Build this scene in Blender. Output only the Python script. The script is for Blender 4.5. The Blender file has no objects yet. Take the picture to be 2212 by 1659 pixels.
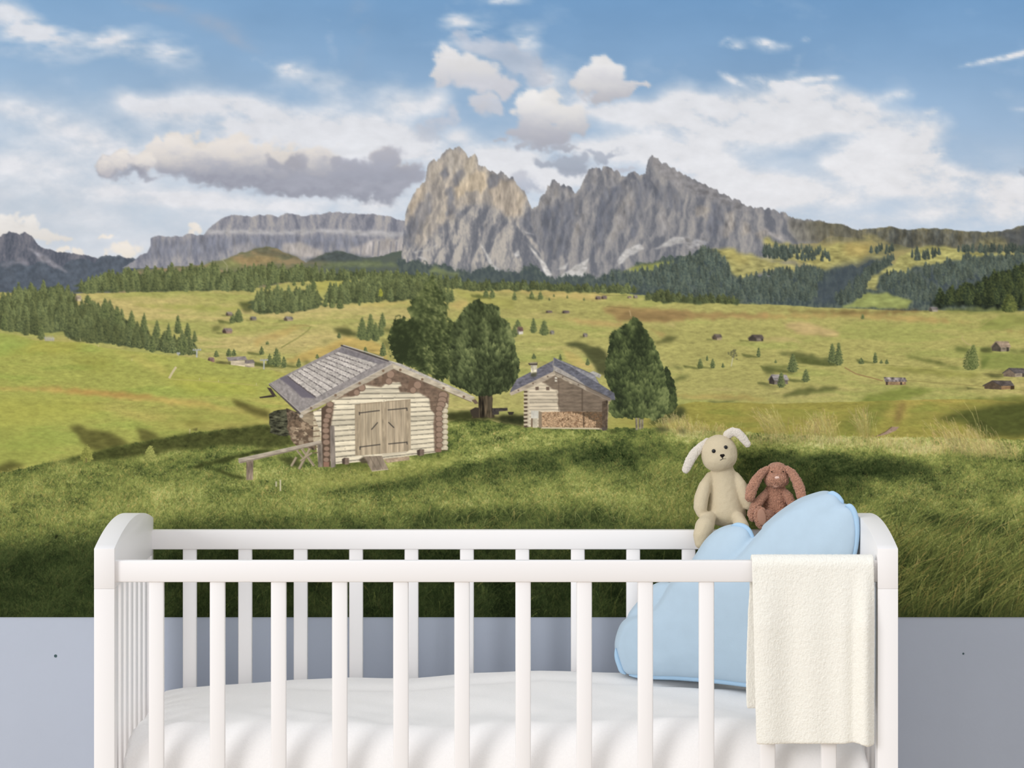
import bpy, bmesh, math, random
import numpy as np
from mathutils import Vector, Matrix, noise as mnoise

scene = bpy.context.scene
COL = scene.collection

# ---- camera ---------------------------------------------------------
F_PX, CAM_Z, VY = 8037.0, 1.366, 500.0        # focal length in px, eye height, horizon row
cam_data = bpy.data.cameras.new('camera')
cam_data.sensor_fit = 'HORIZONTAL'
cam_data.sensor_width = 36.0
cam_data.lens = F_PX / 2212.0 * 36.0
cam_data.shift_y = (VY - 829.5) / 2212.0
cam_data.clip_start, cam_data.clip_end = 0.1, 60.0
cam = bpy.data.objects.new('camera', cam_data)
cam.location = (0, 0, CAM_Z)
cam.rotation_euler = (math.pi / 2, 0, 0)
COL.objects.link(cam)
scene.camera = cam

# ---- daylight in the room -------------------------------------------
AMBIENT, OVERHEAD, SUN = 0.565, 0.62, 1.34
world = bpy.data.worlds.new('room_daylight')
scene.world = world
world.use_nodes = True
_nt = world.node_tree
_bg = _nt.nodes['Background']
_bg.inputs['Color'].default_value = (0.985, 0.995, 1.012, 1)
# world light raised overhead, added to lift the crib's top faces and duvet
_tc = _nt.nodes.new('ShaderNodeTexCoord')
_sx = _nt.nodes.new('ShaderNodeSeparateXYZ')
_mr = _nt.nodes.new('ShaderNodeMapRange')
_mr.inputs['From Min'].default_value, _mr.inputs['From Max'].default_value = 0.0, 0.9
_mr.inputs['To Min'].default_value, _mr.inputs['To Max'].default_value = AMBIENT, AMBIENT + OVERHEAD
_nt.links.new(_tc.outputs['Generated'], _sx.inputs['Vector'])
_nt.links.new(_sx.outputs['Z'], _mr.inputs['Value'])
_nt.links.new(_mr.outputs['Result'], _bg.inputs['Strength'])
sun_data = bpy.data.lights.new('window_daylight', 'SUN')
sun_data.energy = SUN
sun_data.angle = math.radians(24)
sun_data.color = (1.0, 0.995, 1.0)
sun = bpy.data.objects.new('window_daylight', sun_data)
sun.rotation_euler = Vector((0.66, 0.76, -0.20)).to_track_quat('-Z', 'Y').to_euler()
sun.location = (-2.5, 2.0, 2.0)
COL.objects.link(sun)

scene.view_settings.view_transform = 'Standard'
scene.view_settings.look = 'None'
scene.view_settings.exposure = 0.0
scene.view_settings.gamma = 1.0
scene.view_settings.use_curve_mapping = False
try:
    scene.cycles.max_bounces = 6
    scene.cycles.diffuse_bounces = 4
    scene.cycles.use_denoising = True
except Exception:
    pass

WALL_D = 6.53                                  # camera to wall


def lin(c):
    c = np.asarray(c, np.float64) / 255.0
    return np.where(c <= 0.04045, c / 12.92, ((c + 0.055) / 1.055) ** 2.4)


def at(px, py, d):
    """the place in the room seen at photo pixel (px, py) at distance d"""
    return Vector(((px - 1106.0) * d / F_PX, d, CAM_Z - (py - VY) * d / F_PX))

# ------------------------------------------------------------------
# The printed photo mural.  It is a flat paper print on the wall, so its
# picture is drawn here as ink colours: C holds the ink (sRGB 0..255),
# ID says which printed motif each spot of paper belongs to.
# ------------------------------------------------------------------
PW, PH = 2212, 1334
C = np.zeros((PH, PW, 3), np.float32)
ID = np.zeros((PH, PW), np.int32)
MOTIFS = {}                       # id -> (name, label, parent id)


def motif(name, label=None, parent=0):
    i = len(MOTIFS) + 1
    MOTIFS[i] = (name, label, parent)
    return i


def col(*c):
    return np.array(c, np.float32)


def wmat(n, cell, off):
    """cubic-smooth interpolation weights of n samples over lattice cells"""
    p = (np.arange(n) + 0.5) / cell + off
    i = np.floor(p).astype(int)
    f = (p - i).astype(np.float32)
    m = int(i.max()) + 3
    w = np.zeros((n, m), np.float32)
    r = np.arange(n)
    g = 1 - f
    w[r, i] = g ** 3 / 6
    w[r, i + 1] = (3 * f ** 3 - 6 * f ** 2 + 4) / 6
    w[r, i + 2] = (-3 * f ** 3 + 3 * f ** 2 + 3 * f + 1) / 6
    w = np.pad(w, ((0, 0), (0, 1)))
    w[r, i + 3] = f ** 3 / 6
    return w


def noise(h, w, cy, cx, seed):
    rg = np.random.default_rng(seed)
    wy, wx = wmat(h, cy, rg.random()), wmat(w, cx, rg.random())
    R = rg.standard_normal((wy.shape[1], wx.shape[1])).astype(np.float32)
    return wy @ R @ wx.T * 2.2


def fbm(h, w, cy, cx, octv, seed, gain=0.55):
    s, a, t = 0, 1.0, 0.0
    for k in range(octv):
        s = s + a * noise(h, w, max(cy / 2 ** k, 1.0), max(cx / 2 ** k, 1.0), seed * 31 + k)
        t += a * a
        a *= gain
    return s / math.sqrt(t)


def sstep(a, b, x):
    t = np.clip((x - a) / (b - a), 0, 1)
    return t * t * (3 - 2 * t)


def mix(a, b, t):
    t = np.asarray(t, np.float32)
    if t.ndim == 2:
        t = t[..., None]
    return a + (b - a) * t


def blur(m, r):
    r = int(r)
    if r < 1:
        return m
    for ax in (0, 1):
        for _ in range(2):
            p = [(0, 0)] * m.ndim
            p[ax] = (r + 1, r)
            c = np.cumsum(np.pad(m, p, mode='edge'), axis=ax, dtype=np.float64)
            n = m.shape[ax]
            if ax == 0:
                m = ((c[2 * r + 1:] - c[:n]) / (2 * r + 1)).astype(np.float32)
            else:
                m = ((c[:, 2 * r + 1:] - c[:, :n]) / (2 * r + 1)).astype(np.float32)
    return m


def zoomer(x0, y0, s):
    return lambda pts: [(x0 + x * s, y0 + y * s) for x, y in pts]


def pmask(pts, pad=0):
    """antialiased polygon coverage -> (x0, y0, mask) clipped to the print"""
    P = np.asarray(pts, np.float64)
    x0 = max(int(math.floor(P[:, 0].min())) - pad, 0)
    x1 = min(int(math.ceil(P[:, 0].max())) + pad + 1, PW)
    y0 = max(int(math.floor(P[:, 1].min())) - pad, 0)
    y1 = min(int(math.ceil(P[:, 1].max())) + pad + 1, PH)
    if x1 <= x0 or y1 <= y0:
        return None
    M = np.zeros((y1 - y0, x1 - x0), np.float32)
    A, B = P, np.roll(P, -1, 0)
    xs = np.arange(x0, x1)
    SS = 3
    for r in range(y1 - y0):
        for k in range(SS):
            y = y0 + r + (k + 0.5) / SS
            hit = ((A[:, 1] <= y) & (B[:, 1] > y)) | ((B[:, 1] <= y) & (A[:, 1] > y))
            if not hit.any():
                continue
            a, b = A[hit], B[hit]
            q = np.sort(a[:, 0] + (y - a[:, 1]) / (b[:, 1] - a[:, 1]) * (b[:, 0] - a[:, 0]))
            for i in range(0, len(q) - 1, 2):
                M[r] += np.clip(np.minimum(q[i + 1], xs + 1) - np.maximum(q[i], xs), 0, 1) / SS
    return x0, y0, np.clip(M, 0, 1)


def rough(pts, amp, step, seed, closed=True):
    rg = np.random.default_rng(seed)
    out = []
    n = len(pts)
    for i in range(n if closed else n - 1):
        a, b = np.array(pts[i]), np.array(pts[(i + 1) % n])
        m = max(int(np.hypot(*(b - a)) / step), 1)
        for k in range(m):
            out.append(tuple(a + (b - a) * k / m + rg.normal(0, amp, 2) * (1 if k else .4)))
    if not closed:
        out.append(tuple(pts[-1]))
    return out


def put(x0, y0, M, color, ident=None):
    h, w = M.shape
    S = C[y0:y0 + h, x0:x0 + w]
    S += (color - S) * M[..., None]
    if ident:
        ID[y0:y0 + h, x0:x0 + w][M > 0.5] = ident


def poly(pts, color, ident=None, a=1.0, feather=0, grain=0, cell=(3, 3), seed=1, on=None):
    """flat inked polygon; grain adds ink noise of the given cell (y, x)"""
    q = pmask(pts, pad=feather * 2)
    if q is None:
        return
    x0, y0, M = q
    if feather:
        M = blur(M, feather)
    h, w = M.shape
    if on:
        M = M * np.isin(ID[y0:y0 + h, x0:x0 + w], on)
    c = np.broadcast_to(col(*color), (h, w, 3))
    if grain:
        c = c * (1 + grain * fbm(h, w, cell[0], cell[1], 3, seed))[..., None]
    put(x0, y0, M * a, c, ident)


def line(pts, wd, color, ident=None, a=1.0):
    for (ax, ay), (bx, by) in zip(pts[:-1], pts[1:]):
        d = math.hypot(bx - ax, by - ay) or 1
        nx, ny = -(by - ay) / d * wd / 2, (bx - ax) / d * wd / 2
        poly([(ax + nx, ay + ny), (bx + nx, by + ny), (bx - nx, by - ny), (ax - nx, ay - ny)], color, ident, a)


def disc(cx, cy, rx, ry, color, ident=None, a=1.0, edge=None):
    t = np.linspace(0, 2 * math.pi, 22)[:-1]
    if edge is not None:
        poly([(cx + math.cos(u) * rx, cy + math.sin(u) * ry) for u in t], edge, ident, a)
        rx, ry = rx * .82, ry * .82
    poly([(cx + math.cos(u) * rx, cy + math.sin(u) * ry) for u in t], color, ident, a)


def below(ridge, floor_y, amp=0.0, cell=8, seed=1, octv=4):
    """mask of everything under a ridge line given as (x, y) points, to floor_y"""
    xs = np.arange(PW)
    P = np.array(ridge, float)
    y = np.interp(xs, P[:, 0], P[:, 1])
    if amp:
        y = y + amp * fbm(1, PW, 1, cell, octv, seed)[0]
    yy = np.arange(PH)[:, None]
    M = np.clip(yy - y[None] + 0.5, 0, 1) * (yy < floor_y)
    M = M * ((xs >= P[0, 0]) & (xs <= P[-1, 0]))[None]
    return M.astype(np.float32), y


YY, XX = np.mgrid[0:PH, 0:PW].astype(np.float32)


def blob(cx, cy, rx, ry, ang=0.0):
    c, s = math.cos(math.radians(ang)), math.sin(math.radians(ang))
    dx, dy = XX[:640] - cx, YY[:640] - cy
    return np.exp(-(((dx * c + dy * s) / rx) ** 2 + ((-dx * s + dy * c) / ry) ** 2))


# ---- sky and clouds ------------------------------------------------
def paint_sky():
    sky = motif('sky', 'printed blue sky with white and grey clouds on the mural')
    SH = 640
    g = np.interp(YY[:SH, :1], [0, 120, 250, 380, 500, 640], [0, .18, .45, .72, .9, 1])
    gx = XX[:SH] / PW
    top = mix(col(124, 165, 206), col(111, 156, 202), sstep(0, .6, gx))
    bot = mix(col(204, 213, 223), col(190, 206, 224), gx)
    S = mix(top, bot, g)
    big = fbm(SH, PW, 120, 260, 5, 3)
    S = S + (big * 3)[..., None]
    n1 = fbm(SH, PW, 40, 80, 6, 5, .6)
    n2 = fbm(SH, PW, 14, 26, 5, 6, .62)
    # thin and soft white cloud: (cx, cy, rx, ry, angle, strength)
    soft = [(30, 45, 70, 26, 25, 1.0), (95, 85, 60, 30, 28, .8), (60, 95, 80, 40, 20, .35), (240, 78, 30, 18, 0, .7),
            (300, 100, 90, 30, 8, .65), (380, 120, 70, 22, 5, .5), (190, 90, 120, 22, 12, .4), (716, 85, 14, 42, -10, .5), (300, 15, 40, 14, 10, .3),
            (650, 162, 60, 24, 8, .9), (720, 195, 50, 40, 30, .55), (620, 150, 30, 12, 0, .5), (560, 130, 60, 10, 10, .2),
            (275, 215, 28, 16, 30, .9), (345, 232, 60, 22, 0, .9), (450, 232, 70, 28, 5, .95), (545, 240, 50, 26, 10, .7), (400, 262, 160, 34, 6, .6),
            (620, 268, 150, 42, 8, .9), (700, 300, 160, 40, 10, .9), (480, 310, 150, 40, 0, .5),
            (30, 235, 120, 32, 20, .6), (140, 275, 150, 26, 18, .55), (60, 350, 220, 28, 3, .8), (250, 310, 120, 25, 20, .45), (180, 420, 300, 36, 2, .55),
            (420, 430, 260, 22, 4, .6), (60, 300, 140, 20, 10, .4), (560, 440, 260, 20, 3, .6), (120, 525, 160, 26, 0, .35), (300, 505, 200, 22, 0, .3),
            (850, 212, 60, 30, 10, .75), (945, 212, 26, 26, 0, .8), (890, 235, 70, 18, 0, .5), (790, 285, 110, 30, 4, .95), (870, 305, 70, 26, 25, .95), (760, 320, 160, 30, 0, .8),
            (996, 292, 26, 15, 10, 1.0), (820, 440, 80, 24, 0, .8), (850, 400, 90, 30, 0, .5), (1080, 3, 40, 6, 0, .5),
            (985, 45, 26, 32, -20, .95), (1015, 75, 34, 24, 20, .8), (1050, 75, 20, 30, -10, .8), (1140, 88, 26, 24, 30, .95), (1110, 80, 16, 22, 0, .5),
            (1190, 172, 40, 28, 35, .9), (1240, 205, 60, 24, 35, .9), (1310, 232, 80, 24, 10, .95), (1400, 240, 90, 22, 0, 1.0), (1470, 222, 40, 34, 0, 1.0),
            (1090, 345, 90, 28, 8, 1.1), (1160, 390, 90, 40, 20, 1.0), (1250, 330, 130, 24, 0, .7), (1340, 320, 120, 24, 4, .7), (1270, 385, 60, 22, 0, 1.0), (1460, 330, 110, 26, 0, .7),
            (1550, 235, 90, 26, -8, 1.2), (1660, 235, 150, 34, -4, 1.35), (1780, 225, 70, 34, 20, 1.3), (1720, 280, 160, 30, -6, 1.2), (1870, 262, 110, 20, 4, 1.1),
            (1960, 262, 60, 16, -8, .9), (2015, 240, 26, 6, -25, .8), (1540, 280, 150, 26, -4, .9), (1850, 215, 60, 14, 30, .5), (1940, 205, 60, 10, -8, .3),
            (1990, 295, 55, 18, -25, 1.0), (1900, 320, 100, 28, -10, 1.0), (1980, 335, 70, 26, 0, 1.2), (2025, 332, 22, 8, -20, .8), (1950, 370, 110, 30, 10, 1.0),
            (2060, 395, 110, 26, 14, 1.2), (2150, 392, 110, 22, 4, 1.2), (2010, 420, 130, 26, 10, 1.0), (2160, 440, 120, 40, 0, 1.0), (1820, 362, 40, 20, 10, .8),
            (1600, 395, 140, 30, 4, 1.1), (1700, 410, 110, 24, 0, 1.0), (1540, 360, 60, 28, 10, .9), (1650, 440, 90, 26, 10, 1.0), (1830, 430, 90, 18, -8, .8), (1900, 470, 120, 20, 0, .6), (2080, 470, 150, 22, 0, .6),
            (1568, 92, 16, 10, -30, .6), (1592, 102, 18, 10, 0, .5), (1655, 96, 24, 11, 15, .65), (1742, 84, 20, 5, -15, .7), (1700, 100, 20, 7, 0, .3),
            (1575, 168, 30, 7, 30, .8), (1640, 172, 26, 8, 15, .8), (1680, 182, 34, 8, -4, .8), (1772, 170, 38, 5, -3, 1.0), (1788, 187, 12, 6, 0, .8), (1760, 188, 26, 3, -14, .5),
            (2140, 130, 75, 5, -12, .7), (2200, 117, 40, 5, -18, .7), (2200, 236, 20, 4, 0, .2), (1720, 140, 50, 9, -60, .15)]
    D = np.zeros((SH, PW), np.float32)
    W = np.zeros((SH, PW), np.float32)
    for cx, cy, rx, ry, an, s in soft:
        if ry <= 12:
            W += s * 1.15 * blob(cx, cy, rx, ry * 1.05, an)
        else:
            D += s * blob(cx, cy, rx * 1.1, ry * 1.15, an)
    D = np.clip(D, 0, 1.5)
    D = blur(D, 6)
    high = sstep(190, 90, YY[:SH])
    streak = fbm(SH, PW, 16, 60, 5, 14, .6)
    D = D * (1 - high * (.25 - .28 * streak)) + np.clip(W * (.85 + .35 * n2 + .2 * n1), 0, 1)
    A = np.clip(D * (0.80 + 0.13 * n1 + 0.05 * n2) + .05 * n1, 0, 1.1)
    A = np.clip(A - 0.05, 0, .90)
    A = np.maximum(A, np.clip(.42 + .12 * n1, 0, 1) * sstep(270, 420, YY[:SH]))
    white = mix(col(226, 227, 232), col(232, 231, 233), sstep(0, 1, gx)) + (n2 * 2 + n1 * 2)[..., None]
    S = mix(S, white, A)
    # heaped clouds with lit tops: lobes, colour of top and foot, opacity
    wx = fbm(SH, PW, 22, 26, 5, 8, .6) * 7
    wy = fbm(SH, PW, 22, 26, 5, 9, .6) * 6

    def heap(lobes, top_c, foot_c, y0, y1, op=1.0, soft_e=.22, sq=1.0):
        F = np.zeros((SH, PW), np.float32)
        for cx, cy, rx, ry in lobes:
            d = ((XX[:SH] + wx * sq - cx) / rx) ** 2 + ((YY[:SH] + wy * sq - cy) / ry) ** 2
            F = np.maximum(F, np.exp(-d * .7))
        a = blur(sstep(.5 - soft_e, .5 + soft_e, F + n2 * .03), 1) * op
        t = sstep(y0, y1, YY[:SH] + n1 * 7 + n2 * 5 - (F - .5) * 8)
        nonlocal S
        c = mix(col(*top_c), col(*foot_c), t) + (n2 * 2 + n1 * 3)[..., None]
        S = mix(S, c, a)
    heap([(1010, 78, 26, 12), (1035, 100, 45, 22), (1100, 122, 42, 22), (1135, 140, 34, 26), (1070, 112, 50, 18), (1160, 165, 30, 20)], (190, 196, 210), (186, 192, 205), 60, 180, .72, .3)
    heap([(965, 130, 24, 22), (950, 155, 18, 20), (1000, 150, 44, 30), (1045, 165, 44, 28), (1080, 180, 30, 24)], (224, 222, 222), (196, 197, 205), 125, 205, .95, .2)
    heap([(1050, 222, 22, 26), (1070, 235, 16, 12)], (210, 207, 210), (190, 194, 205), 200, 250, .9, .25)
    heap([(1312, 158, 46, 30), (1280, 172, 36, 26), (1310, 190, 46, 24), (1300, 212, 24, 18), (1365, 185, 30, 9), (1345, 200, 30, 10)], (230, 229, 229), (188, 188, 196), 140, 215, .97, .16)
    heap([(1140, 222, 26, 30), (1185, 222, 38, 24), (1215, 245, 50, 28), (1165, 255, 46, 28), (1240, 270, 34, 26), (1180, 292, 60, 22), (1140, 285, 40, 18)], (232, 230, 228), (172, 174, 186), 215, 312, .97, .15)
    heap([(1092, 306, 16, 7), (1130, 318, 14, 12), (1155, 312, 26, 10), (1220, 318, 30, 8)], (180, 182, 192), (160, 165, 180), 300, 325, .8, .25)
    heap([(955, 268, 30, 12), (978, 252, 14, 12), (930, 285, 40, 14)], (196, 200, 212), (190, 196, 208), 250, 300, .7, .35)
    # the long grey-bottomed bank on the left
    heap([(235, 358, 26, 18), (262, 348, 20, 24), (300, 352, 30, 30), (330, 330, 34, 30), (385, 325, 44, 34), (440, 325, 48, 36), (500, 330, 55, 40), (560, 348, 50, 38),
          (620, 355, 60, 44), (690, 365, 62, 46), (745, 385, 60, 36), (830, 360, 44, 34), (855, 385, 55, 34), (790, 405, 100, 24), (660, 395, 110, 26), (540, 375, 110, 26), (430, 355, 100, 22), (700, 408, 120, 18)],
         (228, 222, 216), (160, 163, 177), 312, 385, .97, .12, .9)
    heap([(232, 358, 20, 14), (262, 350, 24, 18), (298, 340, 28, 22), (322, 350, 22, 20)], (232, 226, 219), (186, 184, 190), 340, 388, .85, .28)
    heap([(640, 350, 30, 22), (600, 355, 22, 16), (735, 345, 26, 14), (770, 360, 40, 16), (840, 345, 36, 20), (850, 372, 46, 16), (790, 385, 60, 16)], (166, 168, 182), (155, 159, 174), 320, 400, .8, .3)
    heap([(320, 382, 30, 6), (280, 378, 36, 8), (430, 378, 60, 7), (520, 396, 80, 9), (660, 416, 100, 9), (780, 424, 80, 9)], (150, 153, 168), (150, 154, 168), 370, 430, .7, .4)
    heap([(430, 405, 14, 4), (700, 470, 30, 4)], (180, 185, 198), (176, 182, 195), 330, 360, .6, .4)
    heap([(12, 488, 34, 24), (60, 500, 40, 22), (20, 510, 60, 18), (95, 512, 42, 16), (135, 518, 26, 10)], (236, 233, 229), (224, 219, 212), 465, 525, .95, .16)
    heap([(268, 548, 34, 16), (265, 540, 18, 12), (185, 550, 45, 8), (225, 514, 20, 5), (425, 492, 16, 10), (150, 546, 30, 6)], (238, 230, 219), (232, 224, 210), 530, 565, .9, .2)
    heap([(1225, 350, 46, 14), (1185, 350, 26, 8), (1240, 365, 30, 12), (1250, 345, 20, 14), (1300, 328, 36, 9), (1295, 340, 14, 12)], (170, 178, 193), (152, 161, 178), 330, 372, .85, .25)
    heap([(1125, 395, 26, 18), (1140, 412, 22, 14), (1345, 368, 24, 6)], (186, 190, 202), (165, 173, 190), 380, 425, .8, .3)
    heap([(2212, 372, 8, 8)], (150, 165, 185), (150, 165, 185), 360, 380, .6, .3)
    # faint pink-grey veils high on the left
    for cx, cy, rx, ry, an in [(470, 55, 90, 18, 18), (500, 80, 60, 12, 30), (780, 50, 22, 70, 5), (350, 15, 60, 12, 10)]:
        S = mix(S, col(168, 176, 194), np.clip(.42 * blob(cx, cy, rx, ry, an) * (1 + .3 * n1), 0, .6))
    C[:SH] = S
    ID[:SH] = sky


# ---- rock: ribs lit from the right ---------------------------------
def rock_tone(h, w, seed, cx=22, cy=70, slope=0.0, k=1.0):
    """-1..1 light value of ribbed rock: vertical ribs, sideways light"""
    pad = int(abs(slope) * h) + 8
    H_ = (fbm(h, w + pad, cy, cx, 5, seed, .62)
          - .5 * np.abs(fbm(h, w + pad, cy * 1.6, cx * 2.2, 4, seed + 1, .6)))
    if slope:
        out = np.empty((h, w), np.float32)
        for r in range(h):
            o = int((slope * r) if slope > 0 else (pad - 8 + slope * r))
            out[r] = H_[r, o:o + w]
        H_ = out
    else:
        H_ = H_[:, :w]
    g = np.gradient(H_, axis=1) * cx * .34 + np.gradient(H_, axis=0) * 1.6
    L = fbm(h, w, cy * 2.4, cx * 2.6, 3, seed + 3, .5)
    big = np.gradient(L, axis=1) * cx * 1.5 + np.gradient(L, axis=0) * 6
    fine = fbm(h, w, 3.5, 2.5, 3, seed + 7)
    return .42 * np.tanh(k * g) + .60 * np.tanh(big) + fine * .17


def facets(spurs, x0, x1, y0, y1, seed, wob=5.0, edge=.12):
    """light on rock between spur lines: bright right of a spur, dark before the next"""
    h, w = y1 - y0, x1 - x0
    xx = np.arange(x0, x1, dtype=np.float32)[None] + wob * .8 * np.clip(fbm(h, w, 26, 60, 3, seed, .5), -2, 2)
    yy = np.arange(y0, y1)
    L = np.full((h, w), -1e3, np.float32)
    R = np.full((h, w), 1e4, np.float32)
    for sp in spurs:
        P = np.array(sp, float)
        sx = np.interp(yy, P[:, 1], P[:, 0]).astype(np.float32)[:, None]
        ok = ((yy >= P[0, 1] - 12) & (yy <= P[-1, 1] + 40))[:, None]
        d = xx - sx
        L = np.where(ok & (d >= 0) & (sx > L), sx, L)
        R = np.where(ok & (d < 0) & (sx < R), sx, R)
    wd = np.clip(R - L, 8, 70)
    a = (xx - np.maximum(L, R - 70)) / wd
    a = np.where(L < -900, .9 - np.clip((R - xx) / 90, 0, .5), a)
    a = np.where(R > 9000, np.clip((xx - L) / 70, 0, .5), a)
    a = a + edge * fbm(h, w, 22, 7, 3, seed + 2, .5)
    return blur(1 - 2 * sstep(.34, .72, a), 1)


def rock(ridge, floor_y, ident, dark, mid, lit, seed, amp=1.5, cell=7, spurs=None, fk=.5, **kw):
    M, y = below(ridge, floor_y, amp, cell, seed)
    x0, x1 = int(max(ridge[0][0], 0)), int(min(ridge[-1][0] + 1, PW))
    y0 = int(max(min(p[1] for p in ridge) - 10, 0))
    T = rock_tone(floor_y - y0, x1 - x0, seed, **kw)
    if spurs:
        T = T * .75 + fk * facets(spurs, x0, x1, y0, floor_y, seed + 9, edge=.2)
        cool = sstep(1130, 1200, XX[y0:floor_y, x0:x1])
        T = np.where(T > 0, T * (1 - .5 * cool), T * (1 - .1 * cool)) - .12 * cool
    c = mix(mix(col(*mid), col(*dark), np.clip(-T, 0, 1)), col(*lit), np.clip(T, 0, 1))
    put(x0, y0, M[y0:floor_y, x0:x1], c, ident)
    return y


Z2 = zoomer(740, 0, 740 / 1980)
Z3 = zoomer(1480, 0, 732 / 1959)
Z4 = zoomer(0, 420, 560 / 2020)
Z5 = zoomer(550, 420, 560 / 2020)
Z6 = zoomer(1100, 420, 560 / 2020)
Z7 = zoomer(1650, 420, 562 / 2027)
Z8 = zoomer(0, 860, 740 / 2212)
ZC = zoomer(500, 720, 560 / 2212)
ZT = zoomer(820, 580, 320 / 1561)
ZH = zoomer(1080, 660, 400 / 2212)
ZR = zoomer(1600, 860, 612 / 1813)


ROCKS = []


def patch(pts, color, a=.8, feather=3, grain=.06, amp=2, seed=1, cell=(4, 6), ident=None):
    poly(rough(pts, amp, 9, seed), color, ident, a, feather, grain, cell, seed, ROCKS or None)


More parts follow.
